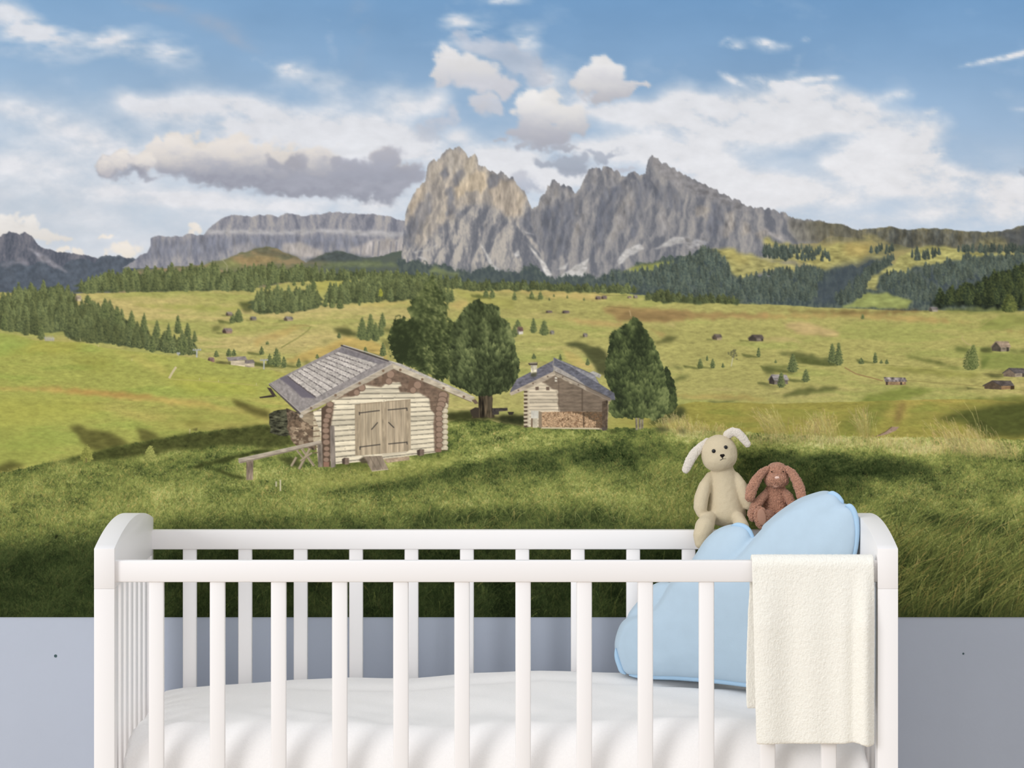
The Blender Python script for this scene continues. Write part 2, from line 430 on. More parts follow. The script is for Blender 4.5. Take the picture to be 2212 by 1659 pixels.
def paint_mountains():
    m = motif('mountain', 'printed dark peak with scree at the left edge of the mural')
    ROCKS.append(m)
    rock([(-1, 513), (8, 506), (20, 498), (32, 503), (42, 506), (55, 500), (68, 512), (82, 528), (95, 535), (130, 545), (185, 552), (212, 559), (238, 553), (270, 558), (330, 562), (400, 566)],
         660, m, (84, 90, 103), (104, 107, 119), (128, 127, 134), 11, amp=1.2, cx=16, cy=40)
    M, _ = below([(0, 575), (30, 562), (60, 572), (90, 566), (110, 580), (140, 575), (165, 560), (200, 562), (238, 554), (400, 566)], 660, 3, 12, 5)
    put(0, 540, M[540:660] * .85, col(84, 94, 106) * (1 + .05 * fbm(120, PW, 5, 5, 3, 12))[..., None])
    patch([(60, 536), (100, 552), (150, 590), (120, 580), (85, 560)], (150, 148, 155), .7, 2)
    patch([(40, 556), (62, 566), (60, 576), (35, 566)], (146, 144, 152), .6, 2)
    patch([(0, 572), (30, 560), (45, 566), (10, 580)], (135, 134, 144), .5, 2)
    m = motif('mountain', 'printed flat-topped grey massif on the mural')
    ROCKS.append(m)
    sel = [(225, 612), (262, 580), (285, 566), (300, 556), (318, 545), (325, 531), (326, 514), (332, 510), (345, 509), (395, 511), (404, 506), (415, 505), (425, 510), (440, 508), (446, 498), (458, 486), (470, 476),
           (484, 471), (500, 463), (525, 466), (545, 469), (560, 463), (578, 462), (600, 468), (620, 460), (640, 463), (655, 467), (675, 464), (700, 461), (720, 458), (740, 459), (775, 462), (800, 462), (840, 468), (860, 473), (878, 480)]
    y = rock(sel, 580, m, (117, 120, 133), (146, 146, 154), (172, 167, 165), 21, amp=1.0, cell=9, cx=14, cy=30, slope=-.15, spurs=[[(x + 5 * math.sin(x), 455), (x - 3, 500), (x - 8 + 9 * math.sin(x * 1.7), 570)] for x in (330, 352, 372, 384, 408, 430, 446, 470, 492, 508, 536, 560, 575, 604, 618, 646, 668, 690, 712, 738, 752, 780, 806, 834, 860)], fk=.4)
    w = 880 - 440
    patch([(445, 497), (560, 497), (600, 501), (690, 496), (800, 498), (875, 502), (875, 512), (800, 510), (700, 503), (620, 508), (540, 506), (450, 505)], (186, 183, 183), .75, 2, .04)
    patch([(326, 516), (400, 520), (450, 512), (540, 512), (640, 512), (760, 510), (800, 524), (760, 540), (640, 530), (600, 552), (520, 530), (440, 556), (320, 556)], (122, 126, 140), .6, 5, .08, cell=(14, 4))
    patch([(610, 528), (650, 522), (700, 545), (690, 560), (640, 555), (612, 545)], (186, 176, 166), .7, 3, .06, cell=(12, 4))
    patch([(755, 540), (800, 520), (876, 515), (870, 552), (780, 556)], (184, 174, 165), .65, 3, .08, cell=(14, 4))
    patch([(500, 535), (545, 520), (560, 540), (510, 556)], (164, 160, 160), .6, 3, .06, cell=(12, 4))
    for x in (782, 808, 820, 846, 858):
        line([(x, 522), (x - 3, 553)], 3.5, (120, 122, 134), a=.6)
    # green and brown foothills
    f = motif('hill', 'printed brown and green foothills under the grey massif on the mural')
    ROCKS.append(f)
    M, _ = below([(240, 600), (300, 582), (440, 572), (480, 562), (520, 548), (552, 536), (575, 533), (600, 539), (640, 556), (660, 566), (690, 552), (725, 541), (750, 548), (790, 558), (830, 552), (862, 543), (900, 548), (950, 565), (1090, 590), (1200, 600)], 640, 1, 10, 30)
    t = fbm(120, PW, 8, 22, 4, 31)
    c = mix(col(118, 118, 88), col(152, 134, 98), sstep(-.4, 1, t)[..., None])
    c = mix(c, col(84, 95, 88), sstep(610, 760, XX[520:640]) * .9)
    put(0, 520, M[520:640], c, f)
    patch([(545, 540), (575, 534), (610, 545), (660, 562), (620, 558), (560, 552)], (96, 96, 76), .8, 3)
    patch([(500, 560), (560, 550), (620, 560), (560, 572), (480, 575)], (166, 138, 92), .7, 4)
    patch([(440, 572), (500, 560), (530, 575), (500, 585)], (132, 138, 84), .8, 4)
    line([(480, 560), (492, 575), (490, 585)], 1.2, (190, 180, 150), a=.7)
    patch([(650, 566), (725, 542), (800, 560), (770, 566)], (78, 86, 86), .85, 3)
    patch([(680, 568), (800, 564), (900, 576), (700, 578)], (116, 126, 84), .7, 3)

    m = motif('mountain', 'printed jagged rocky mountain with twin peaks at the centre of the mural')
    ROCKS.append(m)
    A = Z2([(340, 1470), (345, 1440), (352, 1360), (360, 1290), (362, 1230), (380, 1180), (405, 1130), (430, 1090), (455, 1065), (478, 1050), (485, 1000), (490, 965), (500, 940), (515, 925), (530, 918), (545, 928), (560, 925), (572, 900), (585, 890), (600, 865), (620, 855), (640, 860), (650, 850), (665, 850), (680, 855),
            (700, 865), (712, 880), (725, 905), (745, 900), (765, 890), (780, 910), (785, 960), (800, 965), (830, 970), (850, 985), (880, 990), (900, 1000), (920, 995), (945, 1010), (960, 1030), (985, 1020), (1000, 1050), (1010, 1060), (1030, 1080), (1050, 1110), (1065, 1150), (1075, 1170), (1085, 1185), (1095, 1200),
            (1130, 1190), (1140, 1150), (1150, 1140), (1165, 1120), (1180, 1095), (1185, 1065), (1197, 1085), (1210, 1050), (1225, 1040), (1250, 1055), (1260, 1070), (1280, 1065), (1300, 1075), (1320, 1085), (1340, 1112), (1360, 1110), (1380, 1075), (1395, 1030), (1415, 990), (1430, 975), (1455, 970), (1470, 965), (1485, 975),
            (1495, 985), (1505, 965), (1520, 962), (1550, 970), (1580, 985), (1600, 1000), (1612, 1025), (1622, 1032), (1640, 1010), (1665, 1000), (1690, 990), (1705, 1005), (1715, 1022), (1730, 1010), (1750, 1000), (1757, 960), (1765, 930), (1775, 910), (1790, 902), (1830, 925), (1900, 965), (1980, 1010)])
    B = Z3([(60, 1040), (120, 1072), (180, 1100), (250, 1135), (320, 1170), (360, 1198), (400, 1210), (440, 1204), (480, 1200), (520, 1210), (560, 1225), (620, 1255), (680, 1275), (750, 1275), (830, 1290), (900, 1298), (950, 1312), (1000, 1330), (1100, 1400), (1250, 1460)])
    ridge = A + B
    ZM = zoomer(740, 300, 740 / 2212)
    spurs = [ZM(q) for q in [[(480, 300), (420, 480), (400, 640), (390, 740)], [(560, 150), (550, 270), (520, 400), (440, 600), (420, 760)], [(620, 260), (600, 380), (560, 540), (470, 730)], [(740, 60), (700, 200), (662, 290), (640, 420), (560, 650), (500, 760)],
             [(860, 100), (795, 230), (745, 320), (730, 420), (690, 560), (600, 780)], [(885, 200), (860, 330), (830, 420), (760, 560), (700, 800)], [(1040, 220), (1000, 330), (940, 440), (900, 560), (830, 800)], [(1090, 250), (1080, 400), (1060, 540), (960, 650), (900, 820)],
             [(1160, 330), (1150, 450), (1110, 540), (1190, 660), (1300, 820)], [(1210, 430), (1200, 520), (1262, 700)], [(1370, 270), (1335, 420), (1330, 560), (1290, 720)], [(1420, 300), (1420, 420), (1390, 560), (1350, 760)], [(1480, 320), (1500, 420), (1450, 560), (1410, 760)],
             [(1640, 190), (1590, 330), (1540, 460), (1490, 640), (1470, 800)], [(1700, 190), (1680, 330), (1620, 440), (1590, 560), (1560, 800)], [(1760, 200), (1770, 330), (1700, 480), (1640, 680)], [(1860, 300), (1810, 420), (1740, 560), (1680, 760)], [(1900, 210), (1920, 400), (1900, 560), (1800, 760)],
             [(2000, 115), (1985, 260), (2060, 400), (2020, 560), (1920, 700)], [(2130, 300), (2130, 450), (2090, 620), (2040, 760)], [(2230, 330), (2200, 480), (2170, 640)]]]
    spurs += [[(1500, 410), (1492, 460), (1478, 540)], [(1530, 420), (1522, 470), (1508, 545)], [(1556, 440), (1552, 480), (1540, 540)], [(1585, 450), (1580, 490), (1566, 540)], [(1608, 455), (1604, 490), (1594, 535)], [(1634, 462), (1640, 490), (1650, 530)], [(1662, 460), (1676, 490), (1700, 530)], [(1690, 470), (1706, 495), (1730, 525)]]
    rock(ridge, 640, m, (107, 110, 119), (139, 138, 141), (186, 178, 168), 41, amp=2.0, cell=5, cx=13, cy=36, k=1.0, spurs=spurs, fk=.62)
    # warm evening light on the left peak
    patch(Z2([(440, 1060), (490, 970), (540, 920), (640, 860), (700, 870), (780, 900), (800, 960), (900, 1000), (1000, 1050), (1080, 1180), (1000, 1280), (900, 1200), (800, 1180), (700, 1200), (600, 1290), (500, 1380), (440, 1440), (380, 1320), (380, 1200)]), (206, 186, 158), .40, 6, .10, 4, 2, (16, 5))
    patch(Z2([(650, 1090), (700, 1010), (790, 970), (830, 1000), (840, 1070), (800, 1130), (720, 1100), (660, 1160)]), (216, 194, 160), .62, 2, .10, 4, 4, (14, 5))
    patch(Z2([(900, 1040), (990, 1040), (1060, 1150), (1040, 1230), (960, 1260), (880, 1190), (850, 1110)]), (196, 176, 150), .42, 3, .14, 4, 5, (14, 4))
    patch(Z2([(500, 930), (545, 930), (570, 1000), (540, 1050), (500, 1060)]), (188, 176, 160), .6, 4, .08, 3, 6, (12, 5))
    patch(Z2([(610, 870), (660, 860), (690, 950), (660, 1030), (620, 1010)]), (192, 182, 168), .65, 3, .08, 2, 7, (12, 5))
    patch(Z2([(720, 930), (770, 895), (780, 960), (740, 1020), (690, 1080), (690, 1000)]), (200, 186, 164), .7, 3, .08, 2, 8, (12, 5))
    patch(Z2([(390, 1180), (440, 1090), (480, 1060), (470, 1140), (410, 1220), (375, 1300)]), (190, 172, 148), .6, 4, .08, 2, 9, (12, 5))
    # cast shade in the clefts
    for k, (pts, al) in enumerate([([(560, 1000), (600, 940), (625, 1010), (590, 1060)], .8), ([(585, 1070), (640, 1080), (650, 1200), (600, 1260), (610, 1140)], .75), ([(640, 1040), (700, 950), (690, 1050), (655, 1080)], .7),
                     ([(830, 1050), (880, 1010), (910, 1020), (890, 1080), (850, 1090)], .8), ([(470, 1160), (500, 1110), (520, 1180), (470, 1320), (420, 1400), (360, 1440), (360, 1330)], .6), ([(370, 1330), (430, 1230), (440, 1290), (380, 1420)], .6),
                     ([(500, 1350), (600, 1270), (720, 1180), (640, 1270), (520, 1400)], .5), ([(860, 1250), (885, 1200), (870, 1280), (820, 1340), (790, 1400)], .65), ([(920, 1300), (960, 1280), (900, 1400), (880, 1460)], .5),
                     ([(1010, 1270), (1070, 1230), (1110, 1210), (1180, 1230), (1300, 1140), (1350, 1130), (1390, 1090), (1380, 1200), (1330, 1300), (1290, 1470), (1200, 1500), (1120, 1400), (1030, 1310)], .62),
                     ([(1500, 1090), (1620, 1040), (1650, 1040), (1590, 1160), (1540, 1300), (1480, 1440), (1440, 1480), (1450, 1330), (1480, 1200)], .65), ([(1670, 1060), (1760, 1010), (1790, 1080), (1760, 1200), (1710, 1300), (1690, 1400), (1660, 1380), (1700, 1200)], .6),
                     ([(1400, 1080), (1470, 1010), (1500, 1080), (1440, 1160), (1380, 1160)], .35), ([(1810, 1040), (1900, 1080), (1980, 1160), (1960, 1230), (1860, 1200), (1800, 1140)], .45)]):
        patch(Z2(pts), (106, 110, 122), al * .8, 2, .08, 3.5, 20 + k, (14, 5))
    patch(Z3([(150, 1180), (210, 1200), (230, 1300), (180, 1380), (120, 1340)]), (104, 108, 120), .6, 4, .08, 3, 50, (12, 5))
    # the smooth slab of the right summit
    patch(Z2([(1780, 910), (1800, 905), (1980, 1010), (1980, 1110), (1900, 1060), (1830, 1000)]), (150, 147, 148), .85, 4, .05, 2, 51, (5, 5))
    patch(Z3([(0, 1014), (180, 1100), (330, 1175), (400, 1212), (340, 1230), (180, 1170), (0, 1110)]), (134, 132, 134), .8, 4, .07, 2, 52, (4, 6))
    # paler ribs
    for k, pts in enumerate([[(1150, 1150), (1190, 1070), (1230, 1045), (1250, 1080), (1200, 1190), (1130, 1215)], [(1400, 1200), (1440, 1190), (1400, 1320), (1340, 1440), (1340, 1330)], [(1640, 1080), (1670, 1070), (1700, 1180), (1640, 1290), (1560, 1400), (1520, 1420), (1570, 1260)],
                    [(1260, 1080), (1330, 1100), (1330, 1130), (1270, 1130)], [(1440, 985), (1470, 975), (1480, 1060), (1450, 1090)], [(1520, 980), (1570, 990), (1600, 1060), (1560, 1080)], [(1820, 1150), (1860, 1180), (1890, 1330), (1840, 1360)]]):
        patch(Z2(pts), (162, 156, 151), .45, 3, .12, 4, 60 + k, (12, 5))
    for k, pts in enumerate([[(230, 1240), (270, 1220), (290, 1300), (250, 1380), (220, 1380)], [(330, 1270), (370, 1290), (380, 1350), (330, 1370)], [(60, 1200), (140, 1200), (120, 1270), (70, 1260)], [(400, 1340), (480, 1340), (500, 1370), (420, 1380)]]):
        patch(Z3(pts), (180, 167, 150), .45, 3, .14, 3, 70 + k, (10, 4))
    # scree, gravel fans
    for k, (pts, al) in enumerate([([(790, 1400), (830, 1450), (870, 1530), (970, 1605), (930, 1590), (870, 1560), (840, 1500)], .9), ([(1060, 1400), (1100, 1440), (1160, 1510), (1215, 1590), (1180, 1600), (1150, 1540), (1110, 1470)], .9),
                     ([(1230, 1620), (1300, 1570), (1430, 1490), (1410, 1570), (1390, 1600), (1320, 1615)], .75), ([(1330, 1610), (1400, 1570), (1385, 1605)], .95), ([(1590, 1510), (1640, 1440), (1720, 1410), (1745, 1440), (1660, 1480), (1600, 1530)], .6), ([(1570, 1560), (1660, 1480), (1600, 1520)], .5),
                     ([(1800, 1440), (1920, 1370), (1980, 1370), (1980, 1400), (1880, 1430)], .55), ([(400, 1460), (500, 1450), (590, 1390), (510, 1440)], .6), ([(430, 1485), (500, 1510), (470, 1490)], .7), ([(1240, 1560), (1310, 1510), (1290, 1560)], .6),
                     ([(1040, 1330), (1120, 1360), (1060, 1350)], .4), ([(990, 1470), (1020, 1445), (1025, 1480), (1000, 1490)], .7)]):
        patch(Z2(pts), (200, 196, 191), min(al * 1.15, 1), 1, .06, 1.2, 80 + k)
    patch(Z3([(440, 1310), (520, 1350), (640, 1415), (560, 1400), (490, 1360)]), (184, 177, 172), .8, 2, .06, 2, 95)
    patch(Z3([(0, 1370), (60, 1380), (140, 1390), (100, 1430), (0, 1450)]), (150, 148, 148), .6, 3, .14, 2, 96)

    r = motif('ridge', 'printed grassy brown ridge on the right of the mural')
    ROCKS.append(r)
    C0 = C.copy()
    R = Z3([(330, 1430), (480, 1400), (560, 1370), (600, 1300), (640, 1262), (690, 1275), (750, 1275), (830, 1290), (900, 1298), (950, 1312), (1000, 1330), (1060, 1320), (1180, 1312), (1260, 1322), (1330, 1328), (1400, 1318), (1450, 1318), (1520, 1326), (1640, 1336), (1760, 1340), (1830, 1336), (1900, 1318), (1962, 1302)])
    R[-1] = (2213, 486)
    R = R[4:]
    rock(R, 640, r, (82, 84, 78), (112, 109, 88), (150, 138, 98), 45, amp=.8, cell=10, cx=15, cy=50, k=.9)
    q0 = sstep(1712, 1790, XX[470:640] - (YY[470:640] - 470) * .3)
    keep = C0[470:640]
    C[470:640] = mix(keep, C[470:640], q0)
    ID[470:640][(q0 < .5) & (ID[470:640] == r)] = m
    M, _ = below([(1600, 545), (1700, 530), (1760, 522), (1800, 514), (1850, 512), (1900, 526), (1960, 534), (2213, 546)], 640, 3, 20, 46)
    t = fbm(160, PW, 8, 24, 4, 47)
    put(0, 480, M[480:640] * .85 * sstep(1660, 1760, XX[480:640]), mix(col(138, 134, 88), col(170, 156, 98), sstep(-1, 1, t)))
    patch(Z7([(1840, 285), (1960, 262), (2040, 240), (2040, 420), (1900, 400), (1860, 340)]), (80, 84, 88), .8, 5)
    patch(Z3([(600, 1262), (690, 1285), (900, 1305), (1010, 1345), (1060, 1400), (900, 1400), (760, 1420), (640, 1400), (600, 1330)]), (112, 108, 92), .55, 5, .16, 3, 47, (12, 5))
    patch(Z7([(740, 275), (980, 260), (1330, 270), (1660, 300), (1680, 400), (1440, 430), (1220, 400), (1030, 420), (880, 360)]), (86, 89, 86), .55, 5, .2, 3, 48, (10, 6))
    patch(Z7([(1640, 400), (1700, 350), (1860, 340), (1900, 400), (1780, 430)]), (140, 134, 92), .6, 4, .14)
    patch(Z7([(840, 310), (960, 370), (1010, 410), (900, 390), (760, 330)]), (158, 148, 92), .6, 3)
    patch(Z7([(300, 215), (480, 215), (740, 280), (640, 330), (560, 290), (380, 300)]), (98, 96, 84), .5, 5, .12, 2, 49, (8, 5))
    ROCKS.clear()


def tree_tex(h, w, seed, dark, mid, lit, cell=5):
    t = fbm(h, w, cell * 1.5, cell * .75, 3, seed, .6)
    return mix(mix(col(*mid), col(*dark), np.clip(-t, 0, 1)), col(*lit), np.clip(t * .9, 0, 1))


def conifer(x, base, h, w, ident=None, dark=(58, 67, 46), mid=(90, 101, 62), lit=(122, 131, 77), seed=None, full=.62):
    """one small printed conifer with pointed, notched outline, lit from the right"""
    rg = np.random.default_rng(int(seed if seed is not None else x * 7919 + base * 31))
    x0, x1 = int(x - w * .62 - 1), int(x + w * .62 + 3)
    y0, y1 = int(base - h - 1), int(base + 2)
    x0c, x1c, y0c, y1c = max(x0, 0), min(x1, PW), max(y0, 0), min(y1, PH)
    if x1c <= x0c or y1c <= y0c:
        return
    yy, xx = np.mgrid[y0c:y1c, x0c:x1c].astype(np.float32)
    t = np.clip((yy + .5 - (base - h)) / h, 0, 1)
    tiers = max(h / 6.0, 3)
    half = w * .5 * np.minimum(t ** full * 1.15, 1) * (1 - .55 * np.clip((t - .86) / .14, 0, 1))
    saw = (t * tiers + rg.random()) % 1
    n = rg.standard_normal((yy.shape[0] + 2, xx.shape[1] + 2)).astype(np.float32)
    n = (n[:-2, :-2] + n[1:-1, :-2] + n[:-2, 1:-1] + n[1:-1, 1:-1] + .5 * (n[2:, :-2] + n[2:, 1:-1])) / 2.0
    half = half * (.78 + .26 * saw) + n * w * .04
    u = (xx + .5 - x) / np.maximum(half, .3)
    M = np.clip((1 - np.abs(u)) * np.maximum(half, .6) + .5, 0, 1) * (t > 0) * (t < 1)
    tone = .25 + .38 * u + n * .42 - (t - .5) * .25 + (saw - .5) * -.35 * (h > 18)
    c = mix(mix(col(*mid), col(*dark), np.clip(-tone, 0, 1)), col(*lit), np.clip(tone, 0, 1))
    put(x0c, y0c, M.astype(np.float32), c, ident)


def scatter(region, n, h, w, ident, seed, shade=0.0, under=False, **kw):
    """many conifers whose feet stand in a region, back to front"""
    rg = np.random.default_rng(seed)
    P = np.array(region)
    if under:
        dk = tuple(np.array(kw.get('dark', (58, 67, 47))) * .5 + np.array(kw.get('mid', (90, 100, 64))) * .5)
        patch([(x, y - h * .1) for x, y in region] , dk, 1, 1, .1, 2, seed, (4, 3), ident)
        patch([(x, y - h * .45) for x, y in region], dk, 1, 1, .1, 3, seed, (4, 3), ident)
    x0, x1, y0, y1 = P[:, 0].min(), P[:, 0].max(), P[:, 1].min(), P[:, 1].max()
    q = pmask(region)
    pts = []
    while len(pts) < n:
        x, y = rg.uniform(x0, x1), rg.uniform(y0, y1)
        iy, ix = int(y) - q[1], int(x) - q[0]
        if 0 <= iy < q[2].shape[0] and 0 <= ix < q[2].shape[1] and q[2][iy, ix] > .5:
            pts.append((y, x))
    for y, x in sorted(pts):
        s = rg.uniform(.75, 1.2)
        b = rg.uniform(.82, 1.12) * (1 - shade)
        k = {kk: tuple(np.array(v) * b) for kk, v in dict(dark=kw.get('dark', (58, 67, 47)), mid=kw.get('mid', (90, 100, 64)), lit=kw.get('lit', (122, 130, 78))).items()}
        conifer(x, y, h * s, w * s * rg.uniform(.95, 1.4), ident, seed=rg.integers(1 << 30), **k)


def paint_valley():
    """hazy forested slopes behind the meadows"""
    f = motif('forest', 'printed hazy blue-green forest slopes under the peaks on the mural')
    M, _ = below([(860, 560), (900, 562), (960, 575), (1000, 585), (1060, 575), (1100, 590), (1150, 570), (1190, 600), (1240, 595), (1290, 598), (1340, 585), (1400, 568), (1440, 555), (1490, 548), (1530, 535), (1560, 540), (1580, 570), (1640, 600), (1760, 572), (1850, 575), (1900, 560), (1960, 575), (2100, 552), (2213, 545)], 690, 3, 9, 55)
    y0 = 525
    B = blur(M, 5)[y0:690]
    nz = np.clip(fbm(690 - y0, PW, 7, 5, 4, 57, .7), -1.2, 1.2)
    left = sstep(1500, 1200, XX[y0:690])
    B = M[y0:690] * (1 - left) + sstep(.3, .7, B + nz * .22) * left
    tx = tree_tex(690 - y0, PW, 56, (66, 77, 78), (80, 92, 86), (98, 108, 96), 4)
    put(0, y0, B, mix(tx, col(84, 94, 92), left * .45), f)
    fk = dict(dark=(58, 70, 70), mid=(78, 91, 84), lit=(104, 114, 96))
    mk = motif('meadow', 'printed sunny alpine pasture under the brown ridge on the mural')
    for k, pts in enumerate([Z6([(1570, 425), (1700, 415), (1850, 470), (2020, 520), (2200, 545), (2250, 590), (2020, 610), (1880, 655), (1760, 640), (1700, 530)]),
                             Z7([(0, 510), (250, 520), (500, 588), (560, 575), (760, 520), (930, 490), (930, 470), (820, 455), (850, 420), (700, 370), (600, 390), (440, 400), (330, 450), (150, 480)]),
                             Z7([(0, 330), (140, 380), (240, 400), (180, 420), (0, 400)])]):
        patch(pts, (170, 162, 96), .92, 3, .08, 3, 100 + k, (3, 9), mk if k < 2 else None)
    mk = motif('meadow', 'printed narrow sunny ski run between dark woods on the mural')
    patch(Z7([(1130, 450), (1250, 405), (1400, 405), (1560, 440), (1700, 455), (2000, 455), (1700, 480), (1500, 512), (1350, 545), (1190, 560), (1100, 620), (900, 640), (870, 730), (900, 745), (770, 742), (800, 660), (920, 590), (1030, 540), (1050, 490)]), (168, 163, 97), .95, 2, .08, 2, 104, (3, 9), mk)
    mk = motif('meadow', 'printed pale green clearing below the ski run on the mural')
    patch(Z7([(780, 765), (920, 770), (1160, 830), (1120, 892), (600, 888), (700, 842)]), (150, 158, 88), .95, 2, .06, 2, 105, (5, 12), mk)
    mk = motif('meadow', 'printed small bright clearing under the rocky mountain on the mural')
    patch(Z6([(880, 605), (1000, 560), (1180, 530), (1290, 515), (1200, 575), (1080, 605)]), (150, 155, 82), .95, 2, .05, 2, 106, (5, 12), mk)
    patch(Z6([(1860, 840), (2000, 860), (1900, 862)]), (150, 158, 88), .9, 1, .05, 1, 107)
    patch(Z5([(1350, 600), (1400, 560), (1480, 590), (1660, 618), (1480, 632)]), (128, 138, 88), .85, 3, .05, 2, 108, (5, 12))
    patch(Z7([(620, 380), (800, 380), (860, 420), (780, 480), (640, 470)]), (184, 158, 92), .6, 6, .06, 3, 109, (5, 14))
    patch(Z6([(1640, 440), (1760, 440), (1900, 520), (1800, 560)]), (184, 168, 92), .5, 6, .05)
    # shaded hollows of the wood
    for k, (pts, al) in enumerate([(Z7([(380, 740), (520, 590), (780, 510), (960, 480), (860, 570), (700, 660), (700, 760), (560, 860), (420, 860)]), .75), (Z7([(1180, 600), (1500, 560), (1700, 640), (1560, 740), (1420, 760), (1260, 660)]), .6),
                                   (Z6([(1400, 720), (1600, 600), (1720, 640), (1640, 740), (1480, 760)]), .55), (Z2([(640, 1540), (900, 1560), (1100, 1590), (1200, 1620), (900, 1620), (720, 1600)]), .4)]):
        patch(pts, (70, 80, 88), al, 8, .03, 4, 110 + k)
    ff = motif('forest', 'printed dark conifers on the far slopes of the mural')
    for k, (reg, n, sh) in enumerate([(Z7([(0, 470), (120, 460), (250, 500), (540, 520), (560, 525), (340, 530), (180, 525), (0, 505)]), 60, .1), (Z7([(0, 420), (440, 440), (520, 510), (200, 500), (0, 470)]), 70, 0.05),
                                      (Z7([(820, 460), (960, 420), (1040, 440), (940, 475)]), 22, .1), (Z7([(1140, 500), (1200, 450), (1380, 470), (1300, 510), (1180, 530)]), 30, .1), (Z7([(1500, 520), (1600, 490), (1580, 520)]), 8, .1),
                                      (Z7([(0, 640), (300, 610), (480, 620), (400, 840), (0, 850)]), 190, .05), (Z7([(520, 860), (700, 720), (800, 620), (1000, 500), (1040, 530), (840, 640), (780, 800), (620, 870)]), 110, .08),
                                      (Z7([(880, 720), (960, 640), (1180, 640), (1280, 720), (1400, 800), (1250, 860), (1000, 780)]), 120, .05), (Z7([(1190, 620), (1400, 560), (1700, 520), (2027, 490), (2027, 620), (1700, 640), (1450, 740)]), 200, .04),
                                      (Z6([(880, 640), (1300, 560), (1500, 440), (1690, 520), (1720, 660), (1880, 680), (2010, 640), (2010, 860), (1500, 840), (1100, 740), (700, 680)]), 420, .02),
                                      (Z7([(1460, 450), (2027, 440), (2027, 470), (1700, 460)]), 40, .1)]):
        scatter(reg, n, 15 if k < 5 else 19, 6 if k < 5 else 7.5, ff, 120 + k, sh, **fk)


def meadow_ink(y0, y1, seed, base, yel, grn, cx=170, cy=16):
    h = y1 - y0
    a = fbm(h, PW, cy * 2.2, cx * 1.6, 4, seed, .6)
    b = fbm(h, PW, cy, cx * .8, 5, seed + 1, .6)
    fine = fbm(h, PW, 2.2, 7, 3, seed + 2, .7)
    c = mix(mix(col(*base), col(*yel), sstep(-.2, 1.6, a)), col(*grn), sstep(0, 1.8, b) * .6)
    return c * (1 + .035 * fine + .02 * b)[..., None]


